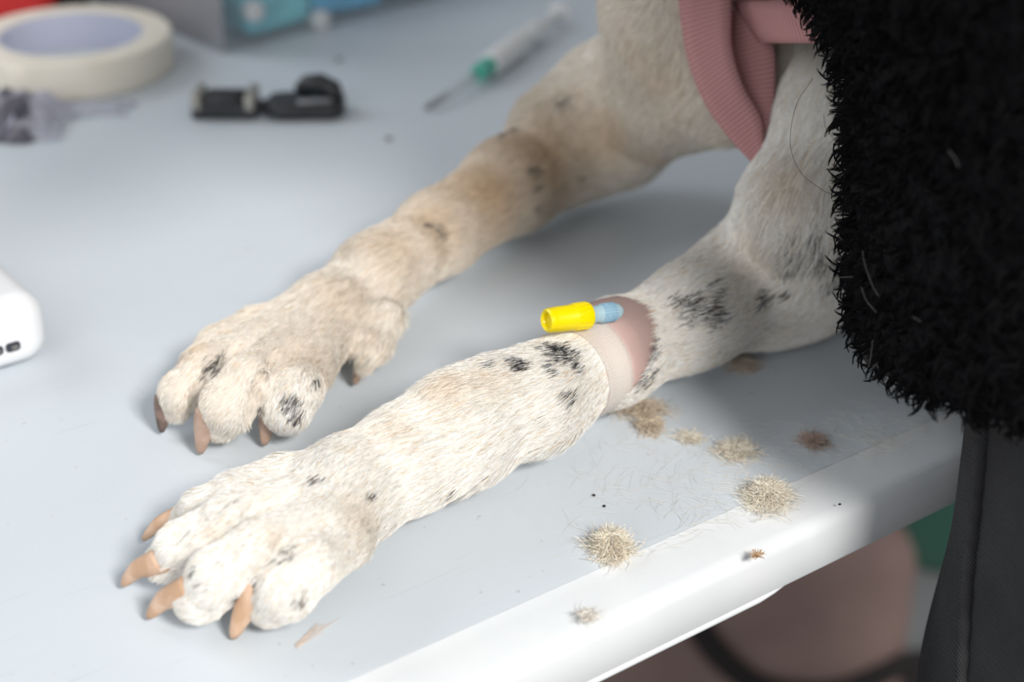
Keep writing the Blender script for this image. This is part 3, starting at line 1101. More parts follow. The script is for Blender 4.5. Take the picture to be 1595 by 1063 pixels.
# ================================================================== PERSON
E_F, E_L = E_T, -E_S                                    # the person faces the table
BASE = Vector((0.285, 0.452, 0.0))


def pl(f, l, z):
    p = BASE + E_F * f + E_L * l
    return (p.x, p.y, TZ + z)


px_ = grid_axis(-.02, .20, .0045, -.30, .95, .012)
py_ = grid_axis(.48, .78, .0045, .0, 1.10, .012)
pz_ = grid_axis(TZ + .10, TZ + .26, .0045, -.02, TZ + 1.0, .012)
B = Field(px_, py_, pz_)
HANDL, HANDR = (.205, .100, .168), (.33, -.075, .285)
ELL, ELR = (.070, .115, .195), (.16, -.29, .31)
B.chain([pl(.0, 0, .13), pl(.05, 0, .30), pl(.10, 0, .50)], [.070, .085, .085], .04)
B.chain([pl(.13, 0, .52), pl(.16, 0, .64)], [.055, .05], .03)
B.cone(pl(.185, 0, .71), pl(.19, 0, .77), .078, .088, .02)
B.cone(pl(.255, 0, .675), pl(.235, 0, .69), .028, .05, .02)                     # chin
B.cone(pl(.272, 0, .735), pl(.292, 0, .712), .009, .013, .008)                  # nose
B.cone(pl(.268, .02, .683), pl(.268, -.02, .683), .007, .007, .005)             # lips
for sg in (-1, 1):
    B.cone(pl(.268, sg * .032, .748), pl(.270, sg * .03, .748), .011, .011, .004)      # eyes
    B.cone(pl(.18, sg * .088, .755), pl(.185, sg * .09, .715), .016, .010, .008, up=(E_L.x, E_L.y, 0), squash=.5)  # ears
    B.chain([pl(-.012, sg * .09, .10), pl(.0, sg * .09, -.33), pl(-.02, sg * .09, -.70)], [.072, .048, .034], .02)
    B.cone(pl(-.02, sg * .09, -.745), pl(.12, sg * .10, -.755), .03, .022, .02)
for hd, el, sg in ((HANDL, ELL, 1), (HANDR, ELR, -1)):
    B.chain([pl(.12, sg * .17, .48), pl(*el), pl(*hd)], [.042, .034, .024], .015)
    h0 = Vector(pl(*hd)); e0 = Vector(pl(*el))
    d = (h0 - e0).normalized()
    side = d.cross(Vector((0, 0, 1))).normalized()
    palm = h0 + d * .055
    B.cone(h0, palm, .022, .024, .01, up=(0, 0, 1), squash=.6)
    for i, (o_, ln) in enumerate(((-.030, .055), (-.010, .068), (.010, .072), (.030, .064))):
        r0 = palm + side * o_
        B.chain([palm + side * o_ * .7, r0 + d * ln * .45 + Vector((0, 0, .004)), r0 + d * ln * .8 - Vector((0, 0, .012)), r0 + d * ln - Vector((0, 0, .028))], [.010, .0088, .008, .007], .003)
    B.chain([h0 + d * .015 - side * .018 * sg, h0 + d * .045 - side * .045 * sg, h0 + d * .07 - side * .05 * sg - Vector((0, 0, .014))], [.012, .010, .008], .004)
me, _, _ = field_mesh('person', B, 2)
person = link('person', me, M['pskin'])
tag(person, 'person in a black fleece jacket and black jeans standing against the table edge', 'person')
for sg in (-1, 1):
    bm = bmesh.new()
    bmesh.ops.create_uvsphere(bm, u_segments=14, v_segments=10, radius=.0095, matrix=Matrix.Translation(Vector(pl(.2735, sg * .032, .748))))
    bm_obj('eye', bm, M['white_gloss'], person)
HF = Field(grid_axis(.0, .40, .008), grid_axis(.44, .80, .008), grid_axis(TZ + .60, TZ + .92, .008))
HF.cone(pl(.165, 0, .745), pl(.172, 0, .79), .092, .098, .03)
HF.cone(pl(.10, 0, .74), pl(.06, 0, .66), .07, .05, .03)
HF.cone(pl(.29, 0, .66), pl(.275, 0, .755), .075, .06, .004, op='cut')
me, _, _ = field_mesh('hair', HF, 2)
link('hair', me, M['phair'], person)
# jeans
J = Field(grid_axis(.06, .30, .004, None, .52, .010), grid_axis(.26, .46, .004, None, .68, .010), grid_axis(TZ - .16, TZ + .12, .004, .02, TZ + .22, .012))
J.cone(pl(.0, .075, .12), pl(.0, -.075, .12), .088, .088, .03)
for sg in (-1, 1):
    J.chain([pl(.004, sg * .085, .12), pl(-.002, sg * .090, -.06), pl(.0, sg * .09, -.36), pl(-.015, sg * .09, -.715)], [.0875, .0865, .064, .055], .02)
J.F = np.maximum(J.F, J.Z[None, None, :] - (TZ + .070 - .28 * ((J.X[:, None] - BASE.x) * E_F.x + (J.Y[None, :] - BASE.y) * E_F.y))[:, :, None] - .03)
me, JP, JQ = field_mesh('jeans', J, 3)
jeans = link('jeans', me, M['denim'], person)
jb = BVHTree.FromPolygons([tuple(p) for p in JP], [tuple(q) for q in JQ])
# outseam down the near thigh
pts = []
for u, v in [(1536, 664), (1534, 690), (1531, 730), (1527, 770), (1522, 820), (1516, 870), (1511, 930), (1507, 990), (1503, 1050), (1500, 1110), (1498, 1180)]:
    o, d = ray(u, v)
    h = jb.ray_cast(o, d)
    if h[0] is not None: pts.append(h[0] + h[1] * .0008)
sp_ = spline(pts, 60)
bm = bmesh.new()
add_tube(bm, sp_, [.0021 + .0003 * math.sin(i * 1.3) for i in range(60)], n=8, up=Vector((0, 1, 0)))
bm_obj('outseam', bm, M['denim'], jeans)
bm = bmesh.new()
for q in range(0, 58, 2):
    add_tube(bm, [sp_[q] + Vector((.0032, -.0008, 0)), sp_[q + 1] + Vector((.0032, -.0008, 0))], .0004, n=6, up=Vector((0, 1, 0)))
bm_obj('stitching', bm, M['rib'], jeans)
# shoes
for sg in (-1, 1):
    SF = Field(grid_axis(-.02, .62, .007), grid_axis(.15, .90, .007), grid_axis(-.005, .14, .006))
    SF.cone(pl(-.03, sg * .09, -.74), pl(.13, sg * .105, -.752), .045, .038, .03)
    SF.cone(pl(-.02, sg * .09, -.735), pl(-.02, sg * .09, -.69), .045, .046, .03)
    SF.above(0.0015)
    me, _, _ = field_mesh('shoe', SF, 2)
    link('shoe', me, M['shoe'], person)
# fleece jacket
JA = Field(grid_axis(.05, .40, .004, -.16, .72, .012), grid_axis(.22, .62, .004, .10, 1.0, .012), grid_axis(TZ + .01, TZ + .24, .004, None, TZ + .72, .012))
LS = .74
upl = (E_F.x, E_F.y, 0.0)
# torso: three thick slabs, wide sideways, thinner front to back
for l_ in (.050, -.110):
    JA.cone(pl(.026, l_, .080), pl(.035, l_, .23), .131, .137, .05)
    JA.chain([pl(.035, l_, .23), pl(.058, l_, .46)], [.137, .122], .05)
JA.cone(pl(.09, .11, .49), pl(.09, -.17, .49), .085, .085, .05)
JA.cone(pl(.12, 0, .56), pl(.135, 0, .60), .07, .068, .03)                        # collar
CUFF = {}
for hd, el, sg in ((HANDL, ELL, 1), (HANDR, ELR, -1)):
    h0 = Vector(pl(*hd)); e0 = Vector(pl(*el))
    cf = h0 + (e0 - h0) * .12
    CUFF[sg] = (cf, (h0 - e0).normalized())
    JA.chain([pl(.11, sg * .135, .47), pl(*el), tuple(cf)], [.072, .054, .042], .03)
HEMZ = .066


def hem_z(X, Y):
    f = (X[:, None] - BASE.x) * E_F.x + (Y[None, :] - BASE.y) * E_F.y
    return (TZ + .070 - .28 * f)[:, :, None]


JA.F = np.maximum(JA.F, hem_z(JA.X, JA.Y) - JA.Z[None, None, :])
me, AP, AQ = field_mesh('fleece_jacket', JA, 3)
jacket = link('fleece_jacket', me, M['fleece'], person)
jacket['label'] = 'black shaggy fleece jacket'
jab = BVHTree.FromPolygons([tuple(p) for p in AP], [tuple(q) for q in AQ])
# knitted hem band
HB = Field(grid_axis(.05, .55, .005), grid_axis(.22, .72, .005), grid_axis(TZ + .004, TZ + .15, .003))
for l_ in (-.11, .046):
    HB.cone(pl(.036, l_, .0), pl(.040, l_, .12), .122, .127, .05)
HB.F = np.maximum(HB.F, hem_z(HB.X, HB.Y) - .003 - HB.Z[None, None, :])
HB.F = np.maximum(HB.F, HB.Z[None, None, :] - hem_z(HB.X, HB.Y) - .010)
me, _, _ = field_mesh('hem_band', HB, 2)
link('hem_band', me, M['rib'], jacket)

# shaggy pile
AN, AA, AVN = normals_of(AP, AQ)
fc = AP[AQ].mean(1)
sel = (fc[:, 2] > TZ + .012) & (fc[:, 2] < TZ + .36) & (np.einsum('ij,ij->i', AN, unit(np.array([0, 0, TZ + CAMH]) - fc)) > -.35)
ids = np.nonzero(sel)[0]
NC, NS = 34000, 10
pick = rng.choice(ids, NC, p=AA[ids] / AA[ids].sum())
a, b = rng.random((2, NC, 1))
q = AP[AQ[pick]]
cp = (q[:, 0] * (1 - a) + q[:, 1] * a) * (1 - b) + (q[:, 3] * (1 - a) + q[:, 2] * a) * b
cn = AN[pick]
down = np.array([0, 0, -1.0])[None] - cn * (cn @ np.array([0, 0, -1.0]))[:, None]
cd = unit(cn * .75 + unit(down) * .55 + rng.normal(0, .45, (NC, 3)))
cl = .0062 * (.7 + .7 * rng.random(NC))
curl = unit(np.cross(cd, rng.normal(size=(NC, 3))))
m = 6
P_ = np.zeros((NC, NS, m, 3))
off = rng.normal(0, .0006, (NC, NS, 3))
off -= cn[:, None] * np.einsum('ijk,ik->ij', off, cn)[:, :, None]
sv = np.linspace(0, 1, m)
for k in range(m):
    s_ = sv[k]
    cen = cp - cn * .001 + cd * (cl * s_)[:, None] + curl * (.0024 * math.sin(s_ * 2.9) * (cl / .0062))[:, None]
    P_[:, :, k] = cen[:, None] + off * (1 - .85 * s_ ** .8) + rng.normal(0, .00018, (NC, NS, 3)) * s_
P_ = P_.reshape(-1, m, 3)
keep = (P_[:, :, 2].min(1) > TZ + .0008)
P_ = P_[keep]
rad = np.tile(np.array([.00010, .00011, .00011, .00009, .00006, .00002]), (len(P_), 1))
hair_obj('fleece_pile', P_, rad, None, M['fleecefibre'], jacket)

# pale dog hairs caught on the fleece, and two long dark hairs
def on_bvh(tree, u, v, lift):
    o, d = ray(u, v)
    h = tree.ray_cast(o, d)
    return None if h[0] is None else np.array(h[0] + h[1] * lift)


hs = []
for pxs in [[(1312, 205), (1325, 200), (1340, 197), (1352, 196)], [(1331, 170), (1334, 190), (1345, 205), (1355, 222)], [(1390, 383), (1393, 402), (1404, 435), (1414, 452)],
            [(1388, 440), (1395, 460), (1410, 478)], [(1340, 429), (1358, 427), (1375, 425)], [(1521, 667), (1524, 660), (1526, 650)], 
            [(1339, 75), (1342, 66), (1346, 60)], [(1520, 215), (1530, 228), (1534, 240)], [(1412, 560), (1408, 556), (1404, 562)], [(1344, 356), (1352, 362), (1359, 368)], [(1464, 482), (1470, 485), (1477, 489)], [(1404, 520), (1402, 540), (1398, 560)]]:
    pp = [on_bvh(jab, u, v, .0085) for u, v in pxs]
    if any(p is None for p in pp): continue
    hs.append(np.array([np.array(x) for x in spline(pp, 8)]))
hs = np.array(hs)
o = hair_obj('caught_hairs', hs, np.full(hs.shape[:2], .00008), np.tile(np.array([.10, .095, .09]), (len(hs), 1)), M['tuft'])
tag(o, 'scattered pale dog hairs caught on the black fleece jacket', 'hair')

lh = np.array([[np.array(x) for x in spline([dep(1266, 122, .512), dep(1240, 165, .507), dep(1231, 225, .502), dep(1247, 268, .500), dep(1275, 292, .498), dep(1296, 304, .497)], 24)]])
o = hair_obj('long_hair', lh, np.full(lh.shape[:2], .00007), np.array([[.06, .04, .03]]), M['tuft'], jacket)
o['label'] = 'long thin brown hair hanging off the fleece'

# ================================================================== THINGS ON THE TABLE
def thing(name, loc, rz, label, cat, group=None):
    return tag(empty(name, loc, rz), label, cat, group)


# --- masking tape roll
tc_ = at(109, 53, .018)
roll = thing('tape_roll', (tc_.x, tc_.y, TZ), 0, 'cream masking tape roll lying flat at the back of the table', 'tape')


def ring(name, prof, material, parent, n=72, sharp=40):
    bm = bmesh.new()
    rr = [[bm.verts.new((r * math.cos(x), r * math.sin(x), z)) for x in [2 * math.pi * k / n for k in range(n)]] for r, z in prof]
    m_ = len(rr)
    for i in range(m_):
        for k in range(n):
            bm.faces.new((rr[i][k], rr[i][(k + 1) % n], rr[(i + 1) % m_][(k + 1) % n], rr[(i + 1) % m_][k]))
    return bm_obj(name, bm, material, parent, sharp=sharp)


ring('tape_winding', [(.0362, .0003), (.0495, .0003), (.0502, .001), (.0502, .0175), (.0495, .0182), (.0362, .0182)], M['masking'], roll)
ring('card_core', [(.0344, .0002), (.0361, .0002), (.0361, .0180), (.0344, .0180)], M['core'], roll)
bm = bmesh.new()
add_box(bm, (.0500 * math.cos(-1.9), .0500 * math.sin(-1.9), .0092), (.012, .0012, .0175), Matrix.Rotation(-1.9 + math.pi / 2 + .12, 3, 'Z'), .0003, 1)
bm_obj('loose_end', bm, M['masking'], roll)

# --- white box with ports at the left
cr = at(77, 563, 0.0)
dv = thing('white_device', (cr.x, cr.y, TZ), T_RZ, 'white rounded plastic device with dark ports at the left picture edge', 'device')


def rbox(name, x0, y0, z0, x1, y1, z1, rv, rh, material, parent, nv=8, nh=6):
    """box with rounded vertical corners (rv) and rounded top/bottom edges (rh)"""
    bm = bmesh.new()
    rings = []
    prof = [(rh * (1 - math.sin(a)), z0 + rh * (1 - math.cos(a))) for a in [math.pi / 2 * i / nh for i in range(nh + 1)]]
    prof += [(rh * (1 - math.cos(a)), z1 - rh + rh * math.sin(a)) for a in [math.pi / 2 * i / nh for i in range(nh + 1)]]
    for ins, z in prof:
        rings.append([bm.verts.new((x, y, z)) for x, y in rounded_rect(x0 + ins, y0 + ins, x1 - ins, y1 - ins, max(rv - ins, .0005), nv)])
    n = len(rings[0])
    for p, q in zip(rings, rings[1:]):
        for k in range(n):
            bm.faces.new((p[k], p[(k + 1) % n], q[(k + 1) % n], q[k]))
    bm.faces.new(rings[0][::-1]); bm.faces.new(rings[-1])
    return bm_obj(name, bm, material, parent, sharp=60)


rbox('casing', -.075, -.002, .0010, .002, .11, .0262, .010, .0085, M['white_gloss'], dv)
rbox('gap_shadow', -.068, .0050, .0002, -.0050, .103, .0016, .008, .0004, M['steel'], dv)  # inset grey slab standing in for the shadow line under the casing
bm = bmesh.new()
add_box(bm, (-.040, .062, .0263), (.050, .072, .0004), None, .0001, 1)
bm_obj('paper_label', bm, M['cream_label'], dv)
for x_ in (-.0125, -.0185, -.0245):
    bm = bmesh.new()
    pr = rounded_rect(x_ - .0026, .0088, x_ + .0026, .0122, .0012, 4)
    f_ = [bm.verts.new((x, -.0023, z)) for x, z in pr]; g_ = [bm.verts.new((x, -.0008, z)) for x, z in pr]
    n = len(pr)
    bm.faces.new(f_); bm.faces.new(g_[::-1])
    for k in range(n): bm.faces.new((f_[k], f_[(k + 1) % n], g_[(k + 1) % n], g_[k]))
    p_ = bm_obj('port', bm, M['dark_port'], dv, smooth=False)
    bm = bmesh.new()
    add_box(bm, (x_ + .0006, -.0024, .0103), (.0022, .0006, .0012), None, .0002, 1)
    bm_obj('contact', bm, M['metal'], p_, smooth=False)

# --- two black clips
k0 = at(350, 184, 0)
cA = thing('plastic_clip', (k0.x, k0.y, TZ), -.02, 'black plastic clip with pale end bars beside the tape roll', 'clip')
bm = bmesh.new()
add_box(bm, (0, .006, .0045), (.030, .020, .008), None, .0015, 3)
add_box(bm, (-.001, -.0015, .0095), (.016, .005, .004), None, .0012, 2)
bm_obj('body', bm, M['black_plastic'], cA, sharp=40)
for x_ in (-.0125, .0125):
    bm = bmesh.new()
    add_box(bm, (x_, .006, .0082), (.0048, .021, .0075), None, .0014, 3)
    bm_obj('end_bar', bm, M['steel_bright'], cA, sharp=40)
for y_ in (.0, .005, .010):
    bm = bmesh.new()
    add_box(bm, (0, y_ + .002, .0092), (.018, .0022, .0022), None, .0006, 2)
    bm_obj('rib', bm, M['black_plastic'], cA, sharp=40)
k1 = at(478, 186, 0)
cB = thing('plastic_clip', (k1.x, k1.y, TZ), .05, 'black plastic clip with a raised rounded hump, right of the barred clip', 'clip')
rbox('body', -.019, -.004, .0004, .018, .018, .0085, .007, .003, M['black_plastic'], cB)
bm = bmesh.new()
add_tube(bm, [(-.004, .012, .010), (.0, .011, .0135), (.006, .011, .0140), (.013, .009, .0115), (.016, .004, .009)], [.003, .0045, .0048, .0042, .002], n=12)
bm_obj('hump', bm, M['black_plastic'], cB)
bm = bmesh.new()
add_box(bm, (.004, .001, .0088), (.016, .005, .0016), Matrix.Rotation(.1, 3, 'Z'), .0006, 2)
bm_obj('latch', bm, M['steel'], cB)
bm = bmesh.new()
add_tube(bm, [(-.018, .006, .005), (-.024, .004, .0045), (-.026, .002, .004)], [.0035, .003, .002], n=10)
bm_obj('prong', bm, M['black_plastic'], cB)

# --- syringe
q0, q1 = at(748, 112, .0068), at(905, -4, .0068)
sy_dir = (q1 - q0).normalized()
syr = thing('syringe', (q0.x, q0.y, TZ), 0, 'white barrelled syringe with teal needle hub lying behind the dog', 'syringe')
lathe_axis('barrel', q0, q1, [(.010, .002), (.0108, .0058), (.012, .0064), (.052, .0064), (.0525, .0040)], M['syringe_white'], syr)
lathe_axis('needle_hub', q0, q1, [(-.003, .0022), (-.0025, .0042), (.007, .0046), (.0105, .0046), (.0108, .002)], M['teal'], syr, n=16)
lathe_axis('plunger', q0, q1, [(.0526, .003), (.062, .003), (.0621, .0058), (.075, .0058), (.0752, .003), (.105, .003), (.1052, .0064), (.1068, .0064)], M['syringe_white'], syr)
nd = [at(748, 112, .0062), at(710, 140, .0048), at(664, 168, .0024)]
bm = bmesh.new()
add_tube(bm, nd, [.0021, .0019, .0015], n=12)
bmesh.ops.transform(bm, matrix=syr.matrix_basis.inverted(), verts=bm.verts)
bm_obj('needle_sheath', bm, M['sheath'], syr)

# --- storage tub with blue packets
t0 = at(352, 86, 0)
ang = math.atan2(.096, .107)
tub = thing('storage_tub', (t0.x, t0.y, TZ), ang, 'grey translucent plastic tub holding blue packets at the back of the table', 'tub')
TW, TDp, TH, th = .30, .19, .13, .0025


def panel(name, c, s, material):
    bm = bmesh.new(); add_box(bm, c, s, None, .0008, 2)
    return bm_obj(name, bm, material, tub, sharp=40)


panel('tub_front', (TW / 2, th / 2, TH / 2 + .001), (TW, th, TH), M['tub'])
panel('tub_back', (TW / 2, TDp - th / 2, TH / 2 + .001), (TW, th, TH), M['tub_grey'])
panel('tub_side', (th / 2, TDp / 2, TH / 2 + .001), (th, TDp - 2 * th, TH), M['tub_grey'])
panel('tub_side', (TW - th / 2, TDp / 2, TH / 2 + .001), (th, TDp - 2 * th, TH), M['tub_grey'])
panel('tub_base', (TW / 2, TDp / 2, .002), (TW - 2 * th, TDp - 2 * th, .003), M['tub'])
bm = bmesh.new()
pr = rounded_rect(-.004, -.004, TW + .004, TDp + .004, .012, 4)
add_tube(bm, [Vector((x, y, TH)) for x, y in pr] + [Vector((*pr[0], TH))], .004, n=8)
bm_obj('tub_rim', bm, M['tub'], tub)
pk = [((.040, .020, .010), (.042, .026, .020), .10, (.20, .66, .76), 'small light teal packet at the front left corner inside the tub'),
      ((.030, .062, .032), (.048, .030, .062), .05, (.05, .40, .68), 'strong blue packet standing behind the light teal one in the tub'),
      ((.088, .025, .020), (.046, .036, .040), -.08, (.08, .46, .74), 'mid blue packet at the tub front, right of the light teal one'),
      ((.085, .082, .037), (.055, .034, .072), .08, (.04, .32, .58), 'dark blue packet standing behind the mid blue one in the tub'),
      ((.142, .030, .018), (.046, .044, .036), .06, (.26, .42, .62), 'slate blue packet third along the tub front'),
      ((.035, .115, .030), (.060, .045, .058), -.1, (.06, .42, .60), 'deep teal packet in the left rear corner of the tub'),
      ((.110, .135, .030), (.070, .045, .058), .1, (.06, .38, .66), 'plain blue packet along the rear wall of the tub'),
      ((.215, .060, .028), (.070, .060, .054), .1, (.40, .56, .74), 'pale grey blue packet at the far right end of the tub')]
TM = tub.matrix_basis
for c, s, a, col, lab in pk:
    p_ = TM @ Vector((c[0], c[1], c[2] - s[2] / 2 + .0035))
    k_ = thing('blue_packet', p_, ang + a, lab, 'packet', 'blue packets in the tub')
    mt = noise_col(mat('packet_film', col, .3, .5), col, tuple(min(1, x * 1.35 + .02) for x in col), 40, bump=.5, bscale=120, dist=.002)
    rbox('packet_body', -s[0] / 2, -s[1] / 2, .0003, s[0] / 2, s[1] / 2, s[2], .005, min(.005, s[2] * .2), mt, k_, 4, 4)
    bm = bmesh.new()
    add_box(bm, (s[0] * .5 + .002, 0, s[2] * .5), (.008, s[1] * .96, .0012), None, .0003, 1)
    bm_obj('sealed_end', bm, mt, k_)
for (u, v, f, lab) in [(392, 16, 0, 'white end of a vial near the left corner inside the tub'), (496, 30, 0, 'white end of a vial at the middle of the tub front')]:
    o_, d_ = ray(u, v)
    Tq = TM.inverted()
    oo, dd = Tq @ o_, (Tq.to_3x3() @ d_)
    t_ = (.0052 - oo.y) / dd.y
    p_ = TM @ (oo + dd * t_)
    k_ = thing('small_vial', p_, ang, lab, 'vial', 'white vials in the tub')
    bm = bmesh.new()
    add_tube(bm, [(0, -.005, 0), (0, -.004, 0), (0, .001, 0), (0, .003, 0)], [.0045, .0055, .0055, .004], n=20)
    bm_obj('vial_cap', bm, M['syringe_white'], k_, sharp=40)
    bm = bmesh.new()
    add_tube(bm, [(0, -.0062, 0), (0, -.0045, 0)], [.0015, .0018], n=12)
    bm_obj('nib', bm, M['syringe_white'], k_)

# --- red pouch with black end behind the tape roll
r0 = at(20, 6, 0)
pouch = thing('red_pouch', (-.309, .925, TZ), .08, 'red fabric pouch with a black end at the back left corner', 'pouch')
rbox('pouch_body', -.09, -.03, .0005, .058, .04, .06, .012, .010, M['red'], pouch)
rbox('pouch_end', .056, -.012, .001, .074, .012, .056, .008, .006, M['black_plastic'], pouch)
bm = bmesh.new()
add_tube(bm, [(-.08, -.031, .045), (.05, -.031, .045)], .0016, n=8)
bm_obj('zip', bm, M['black_plastic'], pouch)

# --- crumpled wrapper at the left edge
w0 = at(18, 196, 0)
wrap = thing('crumpled_wrapper', (w0.x, w0.y, TZ), 0, 'crumpled smoky clear wrapper in front of the tape roll', 'wrapper')


def crumple(name, cx, cy, sx, sy, sz, n, material, seed):
    r = random.Random(seed)
    bm = bmesh.new()
    g = [[bm.verts.new((cx + sx * (i / n - .5) + r.uniform(-1, 1) * sx / n * .45, cy + sy * (j / n - .5) + r.uniform(-1, 1) * sy / n * .45,
                        .0012 + max(0, sz * (math.sin(math.pi * i / n) * math.sin(math.pi * j / n)) ** .5 * r.uniform(.25, 1.0)))) for j in range(n + 1)] for i in range(n + 1)]
    for i in range(n):
        for j in range(n):
            bm.faces.new((g[i][j], g[i + 1][j], g[i + 1][j + 1])); bm.faces.new((g[i][j], g[i + 1][j + 1], g[i][j + 1]))
    o = bm_obj(name, bm, material, wrap, smooth=False)
    md = o.modifiers.new('thickness', 'SOLIDIFY'); md.thickness = .0004
    return o


crumple('film', .002, .004, .050, .050, .015, 9, M['film'], 3)
crumple('foil_lining', -.004, .0, .040, .052, .017, 8, M['foil'], 5)
crumple('loose_flap', .034, .022, .034, .022, .003, 5, M['film'], 9)

# --- tufts of clipped hair
def tuft(name, u, v, rx, ry, h, n, label, col=(.82, .74, .62), ln=.0072, seed=1):
    r = np.random.default_rng(seed)
    c = np.array(at(u, v, 0))
    n = int(n * 1.5)
    rad_ = np.abs(r.normal(0, .55, n)).clip(0, 1.35)
    an = r.random(n) * 6.283
    cen = np.stack([rad_ * np.cos(an) * rx, rad_ * np.sin(an) * ry, np.zeros(n)], 1)
    cen[:, 2] = h * np.exp(-2.2 * rad_ ** 2) * (.35 + .65 * r.random(n)) + .0006
    d = unit(np.stack([r.normal(size=n), r.normal(size=n), r.normal(size=n) * .22], 1))
    bend = unit(np.cross(d, r.normal(size=(n, 3)) * np.array([1, 1, .5])))
    L_ = ln * (.5 + .8 * r.random(n))
    sv_ = np.linspace(-.5, .5, 7)
    P = cen[:, None] + d[:, None] * (L_[:, None] * sv_)[:, :, None] + bend[:, None] * (L_[:, None] * r.uniform(.3, 1.3, (n, 1)) * (sv_ ** 2 - .08))[:, :, None]
    P[:, :, 2] = np.where(P[:, :, 2] > h, h + (P[:, :, 2] - h) * .45, P[:, :, 2])
    P[:, :, 2] = np.maximum(P[:, :, 2], .0003 + .0002 * r.random((n, 1)))
    P += c
    cl_ = np.array(col)[None] * (1 + .22 * r.normal(size=(n, 1)))
    # a matted base the loose hairs stand out of
    bm = bmesh.new()
    bmesh.ops.create_icosphere(bm, subdivisions=3, radius=1)
    for vtx in bm.verts:
        k_ = 1 + .18 * math.sin(vtx.co.x * 9 + seed) * math.sin(vtx.co.y * 8) + r.uniform(-.08, .08)
        vtx.co = Vector((vtx.co.x * rx * .62 * k_, vtx.co.y * ry * .62 * k_, max(0, vtx.co.z) * h * .65 * k_ + .0002))
    mt = bpy.data.materials.get('matted_fur') or noise_col(mat('matted_fur', (.6, .52, .42), .9, .1), (.50, .43, .33), (.74, .66, .55), 500)
    o = bm_obj(name, bm, mt, None)
    o.location = c
    tag(o, label, 'hair tuft', 'clipped hair tufts on the table')
    hh = hair_obj('loose_hair', P - c, np.full(P.shape[:2], .00006), cl_.clip(0, .95), M['tuft'], o)
    return o


tuft('hair_tuft', 1195, 780, .0060, .0072, .0056, 900, 'biggest tan tuft of clipped hair, near the table edge by the person', seed=2)
tuft('hair_tuft', 951, 858, .0048, .0062, .0055, 700, 'round pale cream tuft of clipped hair, the one nearest the camera', (.86, .76, .62), .008, seed=3)
tuft('hair_tuft', 1146, 707, .0056, .0055, .0030, 420, 'flat tan tuft of clipped hair just behind the biggest one', seed=4)
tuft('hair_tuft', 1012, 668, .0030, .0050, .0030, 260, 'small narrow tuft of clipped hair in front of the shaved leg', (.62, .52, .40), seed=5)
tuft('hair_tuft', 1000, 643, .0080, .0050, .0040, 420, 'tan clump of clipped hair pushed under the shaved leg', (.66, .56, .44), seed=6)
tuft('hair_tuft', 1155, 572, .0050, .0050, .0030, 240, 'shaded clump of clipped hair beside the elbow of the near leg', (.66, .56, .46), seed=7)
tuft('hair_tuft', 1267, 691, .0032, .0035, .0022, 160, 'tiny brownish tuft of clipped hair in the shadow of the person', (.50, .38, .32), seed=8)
tuft('hair_tuft', 1074, 686, .0032, .0026, .0016, 110, 'faint tiny wisp of clipped hair between the narrow tuft and the flat one', seed=9)
tuft('hair_tuft', 915, 962, .0028, .0036, .0008, 60, 'faint pale smear of hairs on the near table rim', (.84, .78, .70), .006, seed=10)
tuft('hair_tuft', 1178, 868, .0012, .0012, .0008, 30, 'tiny brown speck of hair on the table edge', (.52, .34, .2), .004, seed=11)

# loose hairs scattered over the top near the person
n = 900
uu = np.concatenate([rng.normal(1395, 60, 420), rng.normal(1150, 110, 330), rng.uniform(880, 1300, 150)])
vv = np.concatenate([rng.normal(690, 32, 420), rng.normal(760, 45, 330), rng.uniform(640, 860, 150)])
c = np.array([tuple(at(a_, b_, .0006)) for a_, b_ in zip(uu, vv)])
tt = (c[:, :2] - np.array(EDGE0.xy)) @ np.array(E_T.xy)
ok = (tt > .014)
c = c[ok]; n = len(c)
d = unit(np.stack([rng.normal(size=n), rng.normal(size=n), np.zeros(n)], 1))
s_ = np.stack([-d[:, 1], d[:, 0], np.zeros(n)], 1)
L_ = .008 * (.5 + rng.random(n))
sv_ = np.linspace(-.5, .5, 5)
P_ = c[:, None] + d[:, None] * (L_[:, None] * sv_)[:, :, None] + s_[:, None] * ((L_ * rng.normal(0, .5, n))[:, None] * (sv_ ** 2))[:, :, None]
o = hair_obj('loose_hairs', P_, np.full(P_.shape[:2], .000032), np.tile(np.array([.78, .74, .68]), (n, 1)), M['tuft'])
tag(o, 'loose fine pale hairs strewn over the table top near the person', 'hair')

# crumbs and specks
for (u, v, r, lab) in [(527, 95, .0022, 'grey crumb near the storage tub'), (605, 218, .0018, 'grey crumb between the clips and the far foreleg'), (925, 773, .0006, 'tiny black crumb between the near leg and the round cream tuft'),
                       (941, 790, .0006, 'tiny black crumb just above the round cream tuft'), (1308, 787, .0005, 'tiny black crumb on the rim near the person')]:
    p_ = at(u, v, 0)
    bm = bmesh.new()
    bmesh.ops.create_icosphere(bm, subdivisions=2, radius=r)
    for x in bm.verts:
        x.co *= random.uniform(.75, 1.15); x.co.z = x.co.z * .5 + r * .45
    o = bm_obj('crumb', bm, M['steel'] if r > .001 else M['black_plastic'])
    o.location = p_
    tag(o, lab, 'crumb', 'crumbs on the table')
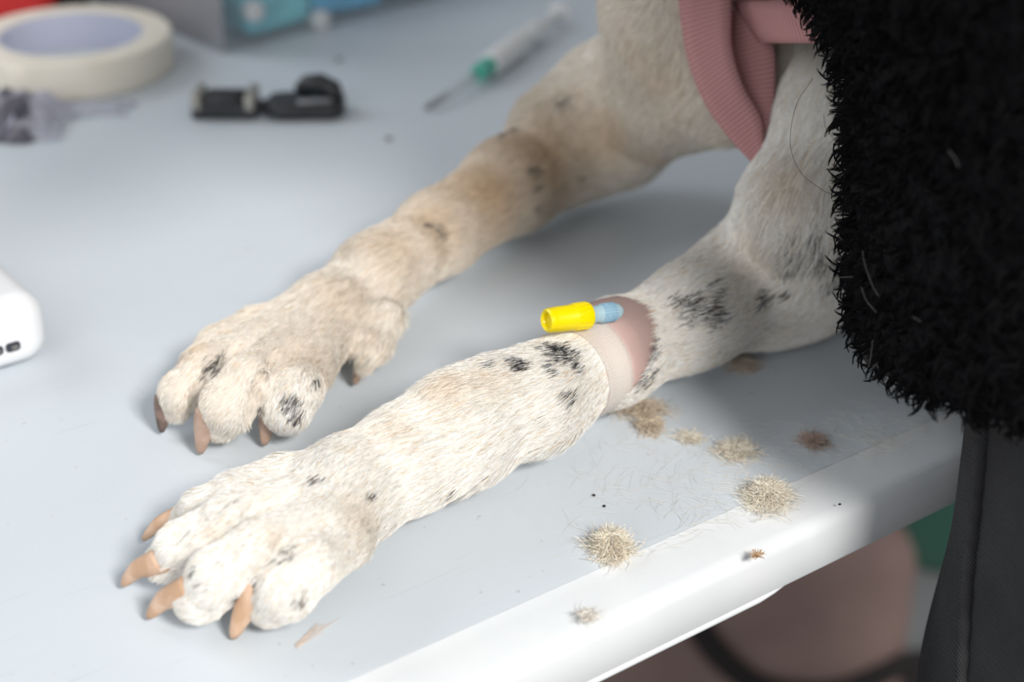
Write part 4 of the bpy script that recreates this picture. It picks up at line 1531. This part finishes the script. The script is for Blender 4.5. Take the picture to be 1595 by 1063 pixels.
# brown streak: a flattened shed hair lock left of the near paw
hs = []
for k in range(14):
    a_ = np.array(at(462 + random.uniform(-4, 4), 1008 + random.uniform(-4, 4), .0005)); b_ = np.array(at(520 + random.uniform(-25, 18), 958 + random.uniform(-8, 14), .0005))
    e_ = random.uniform(.35, 1)
    hs.append(a_[None] + (b_ - a_)[None] * np.linspace(0, e_, 5)[:, None])
hs = np.array(hs)
o = hair_obj('shed_hairs', hs, np.full(hs.shape[:2], .00006), np.tile(np.array([.76, .62, .52]), (len(hs), 1)), M['tuft'])
tag(o, 'thin streak of reddish shed hairs on the table in front of the near paw', 'hair')

# ================================================================== UNDER THE TABLE (out of focus)
def fl(u, v, z=0.0):
    return at(u, v, z - TZ)


p0 = fl(1240, 960, .22)
bag = thing('pink_bag', (p0.x, p0.y, 0), 0.12, 'dusty pink soft bag with a dark curved strap under the table', 'bag')
rbox('bag_body', -.24, -.02, .001, .098, .16, .30, .03, .04, M['pinkfab'], bag)
bm = bmesh.new()
arc = spline([(-.11, -.024, .285), (-.075, -.026, .215), (-.030, -.026, .170), (.03, -.026, .160), (.094, -.024, .185)], 30)
add_tube(bm, arc, .0105, n=12, flat=.6)
bm_obj('strap', bm, M['darkstrap'], bag)
g0 = fl(1440, 900, .0)
crate = thing('green_crate', (g0.x - .01, g0.y + .15, 0), -.5, 'green plastic crate standing on the floor behind the pink bag', 'crate')
rbox('crate_body', -.125, -.12, .001, .11, .12, .16, .02, .01, M['green'], crate)
bm = bmesh.new()
add_tube(bm, [Vector((x, y, .158)) for x, y in rounded_rect(-.130, -.125, .115, .125, .02, 4)] + [Vector((.095, -.125, .158))], .008, n=8)
bm_obj('crate_rim', bm, M['green'], crate)
b0 = fl(1425, 1195, .0)
blk_ = thing('black_bag', (b0.x, b0.y, 0), .2, 'black soft bag on the floor beside the jeans, mostly out of the picture', 'bag')
rbox('bag_body', -.03, -.0, .001, .2, .11, .055, .03, .025, M['darkstrap'], blk_)
bm = bmesh.new()
add_tube(bm, spline([(.07, .06, .053), (.09, .06, .09), (.13, .06, .09), (.15, .06, .053)], 16), .006, n=8)
bm_obj('handle', bm, M['darkstrap'], blk_)
